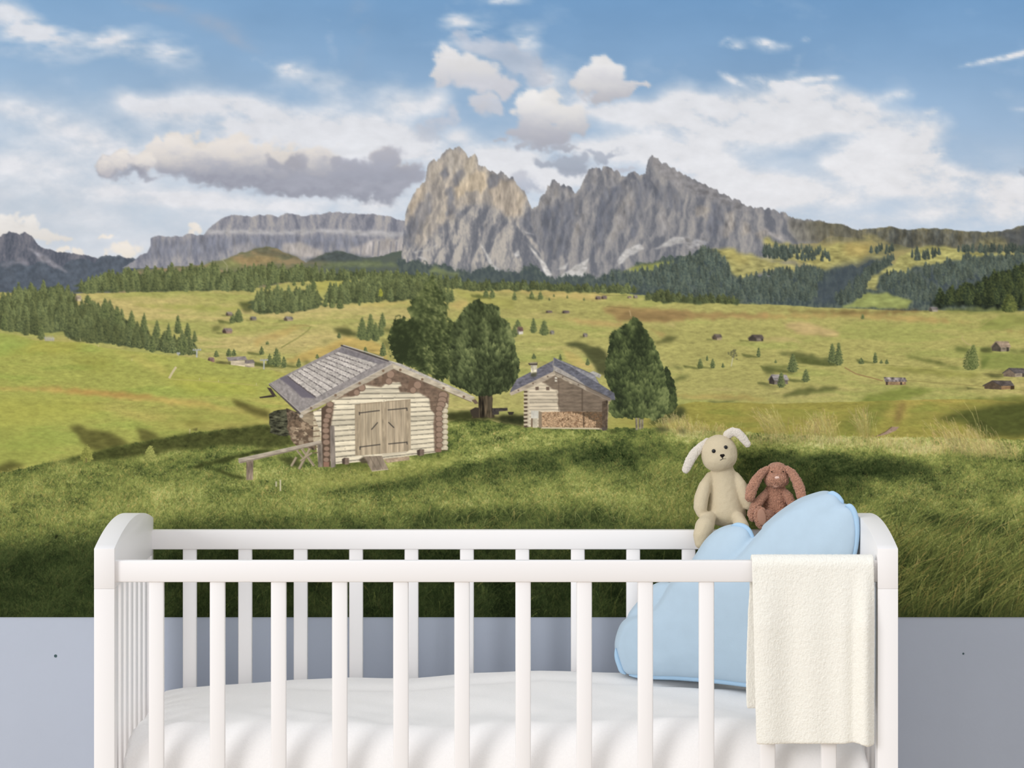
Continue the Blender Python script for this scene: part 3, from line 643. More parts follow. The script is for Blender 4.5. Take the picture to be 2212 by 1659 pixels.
def paint_meadows():
    md = motif('meadow', 'printed rolling golden-green meadows across the middle of the mural')
    M, _ = below([(-1, 632), (150, 634), (240, 633), (400, 628), (560, 622), (700, 600), (900, 606), (1090, 620), (1200, 628), (1350, 634), (1480, 650), (1600, 657), (1700, 660), (1850, 667), (1960, 671), (2213, 672)], 1000, .6, 20, 60)
    ink = meadow_ink(590, 1000, 61, (175, 168, 95), (194, 177, 110), (146, 152, 78))
    put(0, 590, M[590:1000], ink, md)
    # ochre and brown swathes, darker folds
    for k, (pts, c, al) in enumerate([
            (Z6([(700, 880), (1000, 880), (1350, 910), (2020, 930), (2020, 965), (1500, 970), (1180, 1000), (850, 985)]), (160, 126, 80), .75), (Z6([(930, 905), (1350, 920), (1450, 960), (1100, 990), (800, 970)]), (140, 114, 72), .7),
            (Z6([(330, 960), (700, 980), (900, 1010), (860, 1040), (600, 1010)]), (192, 154, 96), .6), (Z6([(0, 735), (400, 760), (800, 790), (700, 830), (300, 800)]), (200, 172, 104), .7), (Z6([(1100, 1020), (1300, 1010), (1290, 1030)]), (206, 182, 120), .6),
            (Z6([(1100, 1040), (1250, 1060), (1440, 1090), (1200, 1080)]), (122, 122, 66), .6), (Z6([(1130, 1150), (1280, 1105), (1330, 1115), (1150, 1170)]), (82, 84, 46), .85), (Z6([(1080, 1050), (1230, 1080), (1180, 1110)]), (178, 142, 86), .6),
            (Z6([(400, 1155), (560, 1165), (700, 1190), (760, 1230), (780, 1420), (690, 1400), (640, 1300), (560, 1210)]), (72, 76, 46), .9), (Z6([(500, 1160), (680, 1200), (760, 1290), (600, 1230)]), (80, 82, 48), .7),
            (Z6([(420, 1200), (560, 1260), (660, 1370), (560, 1360), (440, 1280)]), (200, 170, 98), .6), (Z6([(1440, 1280), (1540, 1290), (1480, 1285)]), (80, 86, 50), .7), (Z6([(1250, 1320), (1370, 1370), (1300, 1365)]), (86, 92, 52), .8),
            (Z6([(1280, 1440), (1400, 1390), (1400, 1420), (1300, 1480)]), (104, 110, 58), .7), (Z6([(1200, 1560), (1800, 1560), (2020, 1600), (1700, 1600), (1400, 1590)]), (170, 140, 78), .45), (Z6([(1500, 1635), (1780, 1600), (1700, 1640)]), (92, 96, 52), .8),
            (Z7([(0, 900), (400, 910), (1000, 900), (1280, 910), (950, 940), (600, 935)]), (112, 88, 54), .7), (Z7([(0, 930), (700, 935), (1200, 950), (1700, 1010), (1300, 1000), (700, 960), (0, 970)]), (182, 146, 88), .6),
            (Z7([(120, 1010), (350, 1000), (600, 1080), (560, 1110), (260, 1080)]), (200, 170, 116), .8), (Z7([(0, 1110), (200, 1115), (320, 1150), (0, 1140)]), (200, 174, 116), .6), (Z7([(100, 1235), (240, 1225), (520, 1280), (520, 1335), (400, 1330)]), (92, 98, 54), .85),
            (Z7([(0, 1335), (190, 1335), (200, 1352), (0, 1355)]), (90, 96, 52), .8), (Z7([(0, 1370), (200, 1375), (240, 1392), (0, 1390)]), (90, 96, 52), .8), (Z7([(0, 1485), (110, 1495), (130, 1510), (0, 1505)]), (96, 100, 54), .8),
            (Z7([(1100, 1260), (1300, 1280), (1540, 1350), (1500, 1360), (1250, 1310)]), (104, 112, 54), .85), (Z7([(140, 1580), (240, 1520), (560, 1495), (600, 1520), (300, 1565)]), (92, 98, 50), .85), (Z7([(1480, 1200), (1560, 1190), (1620, 1210), (1600, 1230), (1540, 1230)]), (88, 98, 48), .85),
            (Z7([(1680, 1290), (1780, 1255), (1740, 1310), (1690, 1370)]), (84, 96, 46), .8), (Z7([(1690, 1195), (1780, 1190), (1780, 1225), (1690, 1222)]), (70, 78, 42), .8), (Z7([(1900, 1210), (2027, 1210), (2027, 1240), (1960, 1235)]), (80, 86, 46), .8),
            (Z7([(1690, 1230), (2027, 1250), (2027, 1380), (1700, 1360)]), (118, 134, 60), .6), (Z7([(1700, 1390), (1880, 1400), (1860, 1420), (1740, 1415)]), (84, 84, 46), .8), (Z7([(1380, 1500), (1620, 1515), (1500, 1520)]), (96, 100, 54), .8),
            (Z7([(700, 1650), (820, 1560), (1120, 1500), (1330, 1530), (1200, 1580), (900, 1650)]), (118, 130, 54), .7), (Z7([(1300, 1655), (1560, 1600), (2027, 1570), (2027, 1660)]), (104, 116, 52), .7), (Z7([(820, 1340), (1200, 1350), (1700, 1400), (1600, 1430), (1200, 1400)]), (138, 138, 66), .7),
            (Z7([(1650, 1060), (1700, 1000), (1850, 930), (2027, 940), (2027, 1020), (1880, 1050)]), (140, 146, 72), .7), (Z7([(1850, 1060), (2027, 1070), (2027, 1090)]), (170, 140, 84), .6), (Z7([(1300, 890), (1700, 880), (1960, 900), (1800, 930), (1500, 925)]), (120, 128, 64), .7),
            (Z7([(1560, 880), (2027, 850), (2027, 900), (1900, 910)]), (104, 112, 58), .8),
            (Z5([(1500, 870), (1600, 830), (1680, 850), (1600, 900)]), (206, 178, 106), .7), (Z5([(1550, 730), (1650, 720), (2020, 740), (2020, 760), (1800, 770)]), (204, 178, 106), .7), (Z5([(1560, 740), (1800, 780), (2020, 820), (2020, 900), (1700, 860)]), (168, 164, 84), .7),
            (Z5([(1200, 850), (1500, 880), (1500, 980), (1200, 960)]), (188, 172, 92), .5), (Z5([(610, 1040), (700, 1040), (800, 1070), (800, 1110), (700, 1100), (640, 1080)]), (76, 80, 46), .9), (Z5([(525, 1130), (610, 1145), (560, 1152)]), (78, 82, 48), .8), (Z5([(720, 1000), (800, 1002), (790, 1010)]), (92, 96, 54), .7),
            (Z5([(1000, 1040), (1060, 1050), (1060, 1080), (1010, 1070)]), (84, 88, 50), .8), (Z5([(870, 1195), (920, 1205), (980, 1250), (930, 1245)]), (92, 90, 52), .8), (Z5([(980, 1120), (1060, 1150), (1060, 1220), (1010, 1180)]), (90, 92, 52), .7),
            (Z5([(230, 1310), (400, 1230), (560, 1180), (700, 1110), (900, 1130), (1000, 1180), (1050, 1290), (600, 1260), (400, 1310)]), (196, 164, 90), .75), (Z5([(0, 1140), (140, 1080), (300, 1030), (420, 1025), (300, 1070), (120, 1130), (0, 1190)]), (190, 160, 92), .6),
            (Z5([(500, 650), (620, 650), (800, 660), (700, 740), (620, 720), (480, 780), (470, 700)]), (182, 176, 84), .6), (Z5([(690, 870), (900, 850), (1200, 835), (1200, 850), (900, 870)]), (206, 180, 104), .7), (Z5([(260, 1310), (320, 1315), (300, 1330)]), (70, 76, 44), .8), (Z5([(370, 1300), (440, 1310), (410, 1325)]), (70, 76, 44), .8),
            (Z4([(1860, 840), (1960, 850), (1960, 920), (1900, 915)]), (76, 82, 46), .8), (Z4([(1640, 990), (1760, 990), (1740, 1010), (1690, 1000)]), (84, 86, 48), .8), (Z4([(1660, 1030), (1720, 1020), (1720, 1060), (1650, 1080)]), (84, 88, 48), .7), (Z4([(1000, 860), (1400, 860), (1900, 880), (1860, 905), (1300, 895)]), (150, 156, 72), .6),
            (Z4([(540, 765), (800, 760), (1000, 770), (800, 790)]), (200, 180, 104), .5)]):
        patch(pts, c, al, 3, .05, 2, 200 + k, (4, 14))
    for k, (pts, wd, c, al) in enumerate([(Z5([(440, 1030), (420, 1060), (340, 1120), (210, 1195)]), 2, (110, 116, 58), .7), (Z5([(430, 1028), (380, 1020), (300, 1025)]), 1.6, (130, 110, 62), .6), (Z7([(630, 1350), (720, 1400), (840, 1430), (930, 1455)]), 2.2, (150, 118, 76), .9),
                                          (Z7([(1550, 1100), (1545, 1130), (1580, 1160), (1640, 1190)]), 1.6, (190, 168, 116), .8), (Z6([(1350, 1480), (1500, 1430), (1820, 1355)]), 1.5, (186, 176, 100), .7), (Z7([(630, 1340), (760, 1330), (860, 1320), (1100, 1330)]), 1.5, (196, 184, 110), .6),
                                          (Z6([(940, 905), (950, 950)]), 2, (196, 170, 120), .8), (Z6([(760, 875), (940, 888)]), 1.2, (116, 100, 60), .8), (Z7([(820, 1340), (1200, 1355), (1900, 1400)]), 1.3, (192, 186, 100), .5), (Z7([(1100, 1450), (1500, 1480), (2027, 1525)]), 1.4, (130, 118, 66), .6),
                                          (Z7([(1690, 1030), (1820, 935)]), 1.5, (180, 160, 100), .6), (Z7([(170, 1045), (220, 1080), (600, 1110)]), 1.2, (170, 140, 90), .5), (Z6([(640, 765), (760, 790), (920, 790)]), 1.2, (110, 104, 60), .7)]):
        line(pts, wd, c, a=al)
    # middle-distance woods
    fo = motif('forest', 'printed green conifer woods on the hills behind the cabins on the mural')
    scatter([(156, 634), (200, 622), (300, 610), (400, 602), (470, 598), (482, 630), (380, 631), (300, 633), (200, 636)], 170, 33, 13, fo, 300, under=True)
    scatter([(480, 608), (560, 596), (680, 594), (690, 606), (620, 612), (560, 620), (545, 632), (480, 632)], 140, 28, 12, fo, 301, under=True)
    scatter([(615, 600), (760, 598), (900, 606), (1000, 618), (1040, 628), (950, 624), (780, 606), (640, 612)], 150, 22, 9, fo, 302, under=True)
    scatter([(535, 668), (560, 650), (600, 642), (670, 640), (700, 660), (680, 672), (620, 678), (560, 680)], 120, 27, 11, fo, 303, under=True)
    scatter([(700, 655), (720, 635), (800, 620), (860, 616), (950, 630), (960, 648), (890, 650), (800, 656), (740, 660)], 170, 29, 12, fo, 304, under=True)
    for x, b, h, w in [(655, 618, 17, 10), (636, 618, 16, 9), (580, 626, 20, 13), (678, 627, 26, 15), (600, 612, 18, 12), (720, 638, 18, 10), (738, 628, 12, 7), (780, 652, 22, 11), (735, 668, 24, 18), (718, 666, 22, 16), (703, 664, 18, 12), (777, 661, 18, 6), (968, 655, 38, 16), (976, 653, 30, 15), (960, 650, 32, 14)]:
        conifer(x, b, h, w, fo)
    conifer(823, 641, 18, 10, fo, lit=(170, 168, 60), mid=(140, 146, 56), dark=(90, 100, 44))
    scatter([(1000, 622), (1080, 618), (1200, 622), (1300, 628), (1380, 632), (1390, 634), (1300, 634), (1150, 628), (1000, 630)], 130, 16, 8, fo, 305, .1, True)
    scatter([(1290, 632), (1350, 634), (1390, 632), (1350, 636)], 14, 20, 12, fo, 306, .05)
    scatter([(1390, 650), (1430, 640), (1480, 648), (1620, 656), (1560, 658), (1430, 654)], 60, 17, 10, fo, 307, .18, True)
    fl = motif('forest', 'printed dense conifer wood at the left edge of the mural')
    scatter([(0, 668), (60, 650), (110, 640), (150, 652), (160, 670), (140, 720), (60, 726), (0, 715)], 170, 42, 16, fl, 310, under=True)
    scatter([(120, 690), (160, 675), (240, 690), (290, 720), (330, 745), (420, 760), (430, 772), (330, 760), (230, 746), (150, 738)], 200, 40, 15, fl, 311, .04, True)
    for x, b, h, w in [(228, 690, 46, 24), (255, 700, 38, 20), (285, 710, 40, 18), (312, 718, 42, 17), (340, 730, 38, 18), (365, 740, 42, 16), (190, 656, 19, 18), (385, 722, 42, 18), (406, 729, 32, 17), (421, 740, 26, 12), (400, 760, 36, 18), (10, 715, 40, 18), (90, 735, 34, 18), (330, 762, 36, 16), (390, 768, 36, 15)]:
        conifer(x, b, h, w, fl)
    dk = motif('forest', 'printed very dark wood at the right edge of the mural')
    kk = dict(dark=(30, 38, 30), mid=(46, 56, 40), lit=(84, 94, 52))
    patch(Z7([(1290, 880), (1310, 830), (1420, 790), (1560, 740), (1700, 680), (1830, 620), (1950, 590), (2030, 590), (2030, 900), (1850, 880)]), (42, 50, 38), 1, 2, .15, 3, 312, (5, 4), dk)
    scatter(Z7([(1300, 870), (1440, 820), (1600, 780), (1800, 700), (2030, 640), (2030, 880), (1840, 870)]), 110, 30, 17, dk, 313, .0, **kk)
    scatter(Z7([(1840, 920), (1900, 890), (1960, 900), (1940, 925)]), 10, 32, 20, dk, 314, 0, dark=(46, 56, 34), mid=(70, 80, 44), lit=(110, 116, 58))

    # single trees in the meadows
    def tree(x, b, h, w, label=None, shadow=1.6, **k):
        if shadow:
            patch([(x, b - 1), (x - h * shadow, b - h * .38), (x - h * shadow * .9, b - h * .1), (x - w * .3, b + 1.5)], (90, 96, 50), .75, 1, .04, .8, int(x))
        t = motif('conifer_tree', label)
        conifer(x, b, h, w, t, **k)
    for a in [(1713, 805, 42, 25), (1741, 826, 29, 19), (1798, 790, 48, 21), (1812, 790, 50, 21), (1864, 690, 11, 9), (1891, 785, 25, 11), (1861, 787, 14, 15), (1904, 786, 9, 8), (1916, 787, 11, 9),
              (1513, 797, 22, 14), (1540, 796, 21, 12), (1562, 795, 11, 7), (1528, 780, 12, 6), (1639, 772, 22, 10), (1176, 725, 33, 23), (1153, 720, 33, 16), (1119, 708, 18, 16),
              (1112, 649, 18, 12), (1149, 647, 18, 12), (1168, 648, 19, 13), (1197, 642, 7, 5), (1226, 645, 7, 5), (1262, 650, 7, 5), (1187, 650, 7, 5), (1270, 790, 16, 10),
              (733, 731, 13, 10), (828, 770, 31, 16), (790, 762, 13, 11), (686, 775, 10, 9), (646, 794, 20, 12), (583, 790, 26, 15), (598, 793, 42, 24), (614, 795, 25, 14), (566, 767, 19, 12), (578, 745, 8, 8),
              (1050, 644, 20, 14), (1064, 645, 22, 13), (468, 772, 15, 13), (495, 771, 18, 14), (506, 770, 16, 12), (1154, 776, 12, 12), (1211, 779, 14, 9), (1573, 922, 22, 20), (1676, 785, 8, 6)]:
        tree(*a, shadow=1.7 if a[2] > 18 and a[0] not in (1176, 1153) else 0)
    for a in [(783, 735, 50, 26), (801, 732, 54, 24), (827, 709, 34, 17), (823, 727, 38, 18), (812, 738, 42, 19), (795, 737, 14, 14)]:
        tree(*a, label='printed conifer of the clump behind the log cabin roof on the mural', shadow=0)
    tree(503, 699, 22, 16, 'printed bushy conifer beside a far barn on the mural', 1.5)
    tree(516, 697, 30, 22, 'printed bushy conifer beside a far barn on the mural', 0)
    tree(2096, 800, 46, 34, 'printed loose birch-like tree at the right of the mural', 0, dark=(66, 76, 42), mid=(104, 112, 62), lit=(140, 142, 86), full=.4)
    tree(2103, 799, 54, 26, 'printed loose birch-like tree at the right of the mural', 0, dark=(60, 72, 40), mid=(98, 110, 60), lit=(132, 140, 80), full=.5)
    bt = motif('tree', 'printed pale bare tree in the right meadow on the mural')
    line([(1580, 792), (1583, 775), (1588, 762)], 1.6, (196, 190, 160), bt)
    for k in range(26):
        rg = np.random.default_rng(900 + k)
        x, y = 1585 + rg.normal(0, 5), 764 + rg.normal(0, 5)
        disc(x, y, 2, 1.6, (104, 104, 70), bt, .8)


# ---- far huts and pylons -------------------------------------------
def hut(x0, y0, x1, y1, roof, wall, label, side=None, gable=.38, lit_right=True, shadow=True):
    """small printed hut: long wall, pitched roof, shaded gable side"""
    h, w = y1 - y0, x1 - x0
    if shadow:
        patch([(x0 + 2, y1 - 1), (x0 - w * .55, y1 - h * .25), (x0 - w * .5, y1), (x0 + 2, y1 + 1)], (88, 92, 50), .75, 1, 0, .6, int(x0))
    i = motif('barn', label)
    ry = y0 + h * .45
    sx = x0 + w * gable
    wl = motif('wall', None, i)
    poly([(x0 + w * .04, ry), (x0 + w * gable * .5, y0 + h * .04), (sx, ry), (sx, y1), (x0 + w * .04, y1 - h * .08)], side or tuple(c * .55 for c in wall), wl, grain=.06)
    poly([(sx, ry), (x1 - w * .04, ry), (x1 - w * .04, y1 - h * .05), (sx, y1)], wall, wl, grain=.08, cell=(2, 6))
    if w > 25:
        poly([(sx + w * .3, y1 - h * .4), (sx + w * .42, y1 - h * .4), (sx + w * .42, y1 - 1), (sx + w * .3, y1)], tuple(c * .45 for c in wall), wl)
    rf = motif('roof', None, i)
    poly([(x0 - w * .03, ry + h * .12), (x0 + w * gable * .5, y0), (sx + w * .01, ry + h * .14), (sx - w * .02, ry + h * .16), (x0 + w * gable * .5, y0 + h * .12), (x0, ry + h * .2)], tuple(c * .8 for c in roof), rf)
    poly([(x0 + w * gable * .5, y0), (x1 - w * .1, y0 + h * .04), (x1 + w * .03, ry + h * .14), (sx, ry + h * .16)], roof, rf, grain=.08, cell=(2, 4))


def paint_huts():
    g = (128, 122, 120)
    hut(2141, 737, 2183, 760, (168, 146, 122), (150, 138, 116), 'printed barn with pale tan roof at the right edge of the mural', gable=.5)
    hut(2166, 795, 2216, 815, (98, 92, 90), (178, 162, 138), 'printed hut with dark roof cut by the right edge of the mural', side=(120, 105, 88), gable=.55)
    hut(2124, 822, 2190, 842, (92, 84, 80), (150, 118, 82), 'printed hut with dark steep roof low at the right edge of the mural', side=(90, 76, 60), gable=.6)
    i = motif('barn', 'printed long low barn with patchy grey roof right of the pine on the mural')
    poly([(1913, 823), (1957, 823), (1957, 832), (1913, 832)], (150, 122, 88), motif('wall', None, i), grain=.1)
    poly([(1914, 824), (1918, 824), (1918, 832), (1914, 832)], (70, 60, 50), ID[827, 1935]); poly([(1945, 826), (1949, 826), (1949, 832), (1945, 832)], (70, 60, 50), ID[827, 1935])
    poly([(1909, 815), (1956, 816), (1960, 825), (1912, 825)], (136, 126, 122), motif('roof', None, i), grain=.18, cell=(3, 3))
    hut(1660, 809, 1704, 831, (160, 152, 148), (112, 102, 92), 'printed barn with light roof behind a small conifer on the mural', gable=.3)
    conifer(1688, 838, 35, 19, motif('conifer_tree', 'printed small conifer in front of the light-roofed barn on the mural'))
    hut(2006, 663, 2027, 674, (130, 124, 120), (160, 150, 130), 'printed tiny barn below the dark wood on the mural')
    hut(1616, 723, 1650, 738, (96, 86, 78), (128, 116, 102), 'printed wide dark barn in the right meadow on the mural', gable=.55)
    hut(1538, 722, 1560, 735, (110, 98, 88), (170, 150, 122), 'printed small barn with lit wall left of the wide dark barn on the mural', gable=.5)
    hut(1259, 720, 1270, 729, (130, 122, 114), (150, 136, 116), 'printed tiny hut in the meadow above the stone chimney on the mural')
    hut(1117, 706, 1131, 723, (124, 96, 86), (214, 206, 190), 'printed white house beside the pine on the mural', gable=.3)
    conifer(1112, 729, 27, 15, motif('conifer_tree', 'printed small conifer in front of the white house on the mural'))
    hut(1188, 714, 1198, 723, (130, 124, 118), (150, 142, 122), 'printed hut half hidden by a conifer on the mural', shadow=False)
    hut(1179, 671, 1194, 677, (120, 106, 100), (140, 122, 100), 'printed far hut, left of two above the middle meadow on the mural')
    hut(1214, 671, 1231, 678, (116, 102, 100), (130, 114, 96), 'printed far hut, right of two above the middle meadow on the mural')
    hut(1286, 640, 1299, 648, (140, 122, 116), (124, 104, 90), 'printed far hut, first of the row at the wood edge on the mural', shadow=False)
    hut(1299, 639, 1312, 647, (136, 118, 112), (130, 110, 94), 'printed far hut, second of the row at the wood edge on the mural', shadow=False)
    hut(1355, 640, 1365, 645, (140, 120, 110), (190, 166, 136), 'printed far hut, third of the row at the wood edge on the mural', shadow=False)
    hut(1368, 638, 1378, 645, (150, 140, 132), (140, 124, 106), 'printed far hut, last of the row at the wood edge on the mural', shadow=False)
    hut(480, 709, 503, 721, (150, 132, 124), (150, 122, 104), 'printed barn on the slope left of the cabin on the mural', gable=.4)
    hut(488, 674, 503, 683, (160, 146, 132), (130, 112, 96), 'printed barn beside the bushy conifer on the mural')
    hut(540, 684, 555, 693, (130, 126, 118), (140, 128, 108), 'printed tiny hut right of the bushy conifer on the mural')
    hut(613, 684, 634, 694, (140, 132, 122), (160, 142, 116), 'printed hut alone in the meadow above the cabin roof on the mural')
    hut(449, 772, 464, 784, (150, 120, 112), (150, 112, 100), 'printed reddish shed by the ski lift on the mural')
    hut(163, 638, 177, 651, (186, 168, 140), (200, 184, 152), 'printed pale chalet at the edge of the left wood on the mural', shadow=False)
    i = motif('farmhouse', 'printed pale farmhouse with annex left of the log cabin on the mural')
    patch([(500, 790), (462, 786), (470, 780), (500, 782)], (92, 92, 52), .8, 1)
    w_ = motif('wall', None, i)
    poly(Z4([(1800, 1300), (1912, 1296), (1912, 1348), (1802, 1346)]), (206, 190, 158), w_, grain=.07, cell=(2, 8))
    poly(Z4([(1912, 1318), (1985, 1316), (1985, 1346), (1912, 1349)]), (198, 182, 154), w_, grain=.07, cell=(2, 8))
    r_ = motif('roof', None, i)
    poly(Z4([(1765, 1270), (1915, 1262), (1930, 1292), (1785, 1300)]), (144, 134, 130), r_, grain=.06)
    poly(Z4([(1765, 1270), (1785, 1300), (1798, 1330), (1782, 1300)]), (90, 82, 76), r_)
    poly(Z4([(1912, 1294), (1975, 1288), (1990, 1316), (1908, 1320)]), (130, 120, 114), r_, grain=.06)
    # ski-lift pylons
    def pylon(x, y0, y1, wd, label):
        i = motif('lift_pylon', label)
        line([(x, y0 + 2), (x - .5, y1)], max(wd * .16, 1.6), (176, 178, 172), i)
        line([(x - wd / 2, y0 + 4), (x + wd / 2, y0 + 3)], 2.2, (158, 160, 156), i)
        for k in (-.4, -.15, .15, .4):
            line([(x + wd * k, y0), (x + wd * k, y0 + 5)], 1.3, (176, 178, 174), i)
    pylon(426, 753, 791, 19, 'printed grey ski-lift pylon below the left wood on the mural')
    pylon(386, 761, 780, 7, 'printed thin ski-lift pylon left of the large one on the mural')
    pylon(10, 738, 758, 9, 'printed ski-lift pylon at the left edge of the mural')
    pylon(571, 775, 801, 18, 'printed ski-lift pylon beside the cabin roof on the mural')
    i = motif('lift_station', 'printed small ski-lift station on the hill crest on the mural')
    poly([(97, 732), (118, 732), (118, 737), (97, 737)], (176, 172, 164), i)
    for x in (99, 104, 109, 114):
        line([(x, 726), (x, 737)], 1.6, (160, 158, 152), i)
    line([(95, 730), (119, 731)], 1.6, (190, 188, 180), i)


def paint_near_hills():
    hl = motif('hill', 'printed bright green hill at the left of the mural')
    M, _ = below([(-1, 719), (42, 725), (78, 736), (125, 737), (180, 741), (244, 754), (333, 764), (432, 773), (470, 785), (590, 800), (640, 812), (700, 850)], 1040, .4, 16, 70)
    put(0, 710, M[710:1040], meadow_ink(710, 1040, 71, (165, 167, 80), (182, 170, 88), (142, 156, 70), 150, 20), hl)
    for k, (pts, c, al, f) in enumerate([
            (Z4([(0, 1090), (280, 1145), (120, 1210), (0, 1240)]), (150, 168, 78), .6, 6), (Z4([(60, 1250), (280, 1160), (480, 1150), (700, 1170), (560, 1230), (300, 1230)]), (178, 164, 72), .6, 8),
            (Z4([(560, 1260), (820, 1260), (900, 1340), (760, 1380), (560, 1320)]), (146, 144, 62), .5, 8), (Z4([(700, 1170), (1000, 1280), (1250, 1400), (1320, 1420), (1300, 1350), (1060, 1250)]), (190, 178, 92), .7, 6),
            (Z4([(0, 1500), (330, 1505), (700, 1530), (1100, 1560), (1600, 1620), (1700, 1659), (1400, 1640), (900, 1590), (400, 1540), (0, 1520)]), (196, 164, 88), .75, 3), (Z4([(300, 1500), (700, 1520), (1200, 1570), (1100, 1590), (600, 1550)]), (176, 126, 68), .55, 4),
            (Z4([(1220, 1400), (2020, 1480), (2020, 1560), (1500, 1560)]), (178, 172, 68), .5, 10), (Z8([(1600, 110), (1740, 100), (1740, 180), (1640, 190)]), (196, 180, 96), .6, 5), (Z8([(880, 0), (1200, 20), (1500, 75), (1740, 130), (1700, 140), (1400, 80), (1000, 20)]), (202, 178, 92), .7, 3),
            (Z8([(0, 0), (600, 0), (700, 100), (300, 160), (0, 200)]), (180, 176, 72), .4, 14), (Z8([(0, 200), (300, 220), (420, 300), (200, 420), (0, 420)]), (150, 160, 70), .5, 14),
            (Z8([(1240, 50), (1700, 110), (1700, 180), (1200, 200), (900, 200)]), (142, 148, 66), .5, 10),
            (Z4([(1650, 1340), (1760, 1330), (1780, 1325), (1660, 1322)]), (120, 112, 60), .6, 2), (Z4([(1800, 1605), (1860, 1612), (2000, 1659), (1900, 1659)]), (96, 92, 42), .85, 3),
            (Z8([(1500, 15), (1600, 40), (1740, 90), (1740, 140), (1640, 110), (1540, 60)]), (92, 86, 42), .85, 4),
            (Z8([(445, 175), (540, 180), (570, 205), (680, 215), (780, 250), (850, 300), (720, 330), (620, 340), (560, 320), (510, 250)]), (96, 94, 46), .92, 4),
            (Z8([(870, 195), (940, 200), (1010, 230), (1040, 262), (910, 285), (900, 230)]), (96, 94, 46), .88, 4), (Z8([(0, 440), (70, 400), (170, 435), (60, 480), (0, 490)]), (84, 84, 40), .9, 5),
            (Z8([(1160, 150), (1240, 140), (1380, 170), (1280, 180), (1240, 190)]), (128, 124, 56), .6, 4)]):
        patch(pts, c, al, f, .05, 2, 400 + k, (4, 10))
    line(Z4([(1375, 1345), (1345, 1390), (1320, 1435)]), 5, (206, 190, 150), a=.9)
    line(Z4([(1330, 1440), (1600, 1455), (1900, 1480), (2020, 1492)]), 1.2, (186, 170, 104), a=.7)
    for x, y in [(1557, 1450), (1705, 1465), (2000, 1488), (1030, 1298), (770, 1190), (545, 1138), (630, 1145)]:
        line(Z4([(x, y - 18), (x, y)]), 1.2, (206, 196, 150), a=.8)
    line(Z8([(1228, 200), (1226, 235)]), 2, (200, 186, 130))
    patch(Z8([(1235, 200), (1280, 195), (1270, 215)]), (96, 92, 50), .8, 1)
    # right-hand near slopes
    hr = motif('hill', 'printed olive slope with a dry ditch at the right of the mural')
    M, _ = below([(1180, 925), (1330, 900), (1440, 880), (1500, 868), (1700, 872), (1800, 868), (1900, 866), (2050, 862), (2213, 866)], 1000, .6, 24, 72)
    put(0, 860, M[860:1000] * sstep(1180, 1460, XX[860:1000]), meadow_ink(860, 1000, 73, (158, 150, 68), (178, 160, 78), (126, 134, 56), 120, 14), hr)
    for k, (pts, c, al, f) in enumerate([
            (ZR([(1240, 130), (1400, 80), (1600, 40), (1813, 10), (1813, 250), (1560, 250), (1420, 160)]), (74, 82, 38), .9, 7), (ZR([(1300, 60), (1500, 20), (1813, -10), (1813, 20), (1500, 60), (1230, 125)]), (146, 140, 64), .6, 4),
            (ZR([(700, 120), (900, 20), (1000, 10), (930, 90), (860, 200), (720, 220), (600, 200)]), (112, 122, 52), .6, 9), (ZR([(990, 70), (1040, 20), (1060, 60), (1020, 150), (985, 180)]), (132, 108, 62), .7, 5), (ZR([(840, 240), (970, 180), (1010, 185), (990, 205), (900, 240)]), (196, 172, 150), .0, 1),
            (ZR([(0, 20), (300, 60), (500, 110), (400, 200), (0, 180)]), (164, 150, 72), .5, 12), (ZH([(1740, 1420), (1850, 1330), (2030, 1280), (2130, 1210), (2212, 1210), (2212, 1330), (2000, 1400), (1850, 1440)]), (60, 66, 38), .9, 5),
            (ZR([(1100, 40), (1250, 60), (1230, 120), (1050, 180)]), (134, 138, 62), .5, 8)]):
        patch(pts, c, al, f, .05, 2, 430 + k, (4, 10))
    poly(ZR([(968, 185), (1015, 185), (995, 208), (940, 232), (860, 250), (930, 215)]), (166, 136, 122), None, .9, 0, .05)
    line(ZR([(968, 185), (930, 215), (860, 250)]), 1.5, (96, 76, 56), a=.8)


# ---- the grass in front --------------------------------------------
NEAR = [(-1, 1024), (80, 1005), (174, 984), (284, 959), (348, 947), (435, 934), (582, 917), (700, 912), (960, 918), (990, 905), (1060, 908), (1130, 922), (1320, 925), (1420, 924), (1470, 928), (1540, 930), (1650, 936), (1760, 940), (1900, 945), (2000, 944), (2100, 946), (2213, 950)]


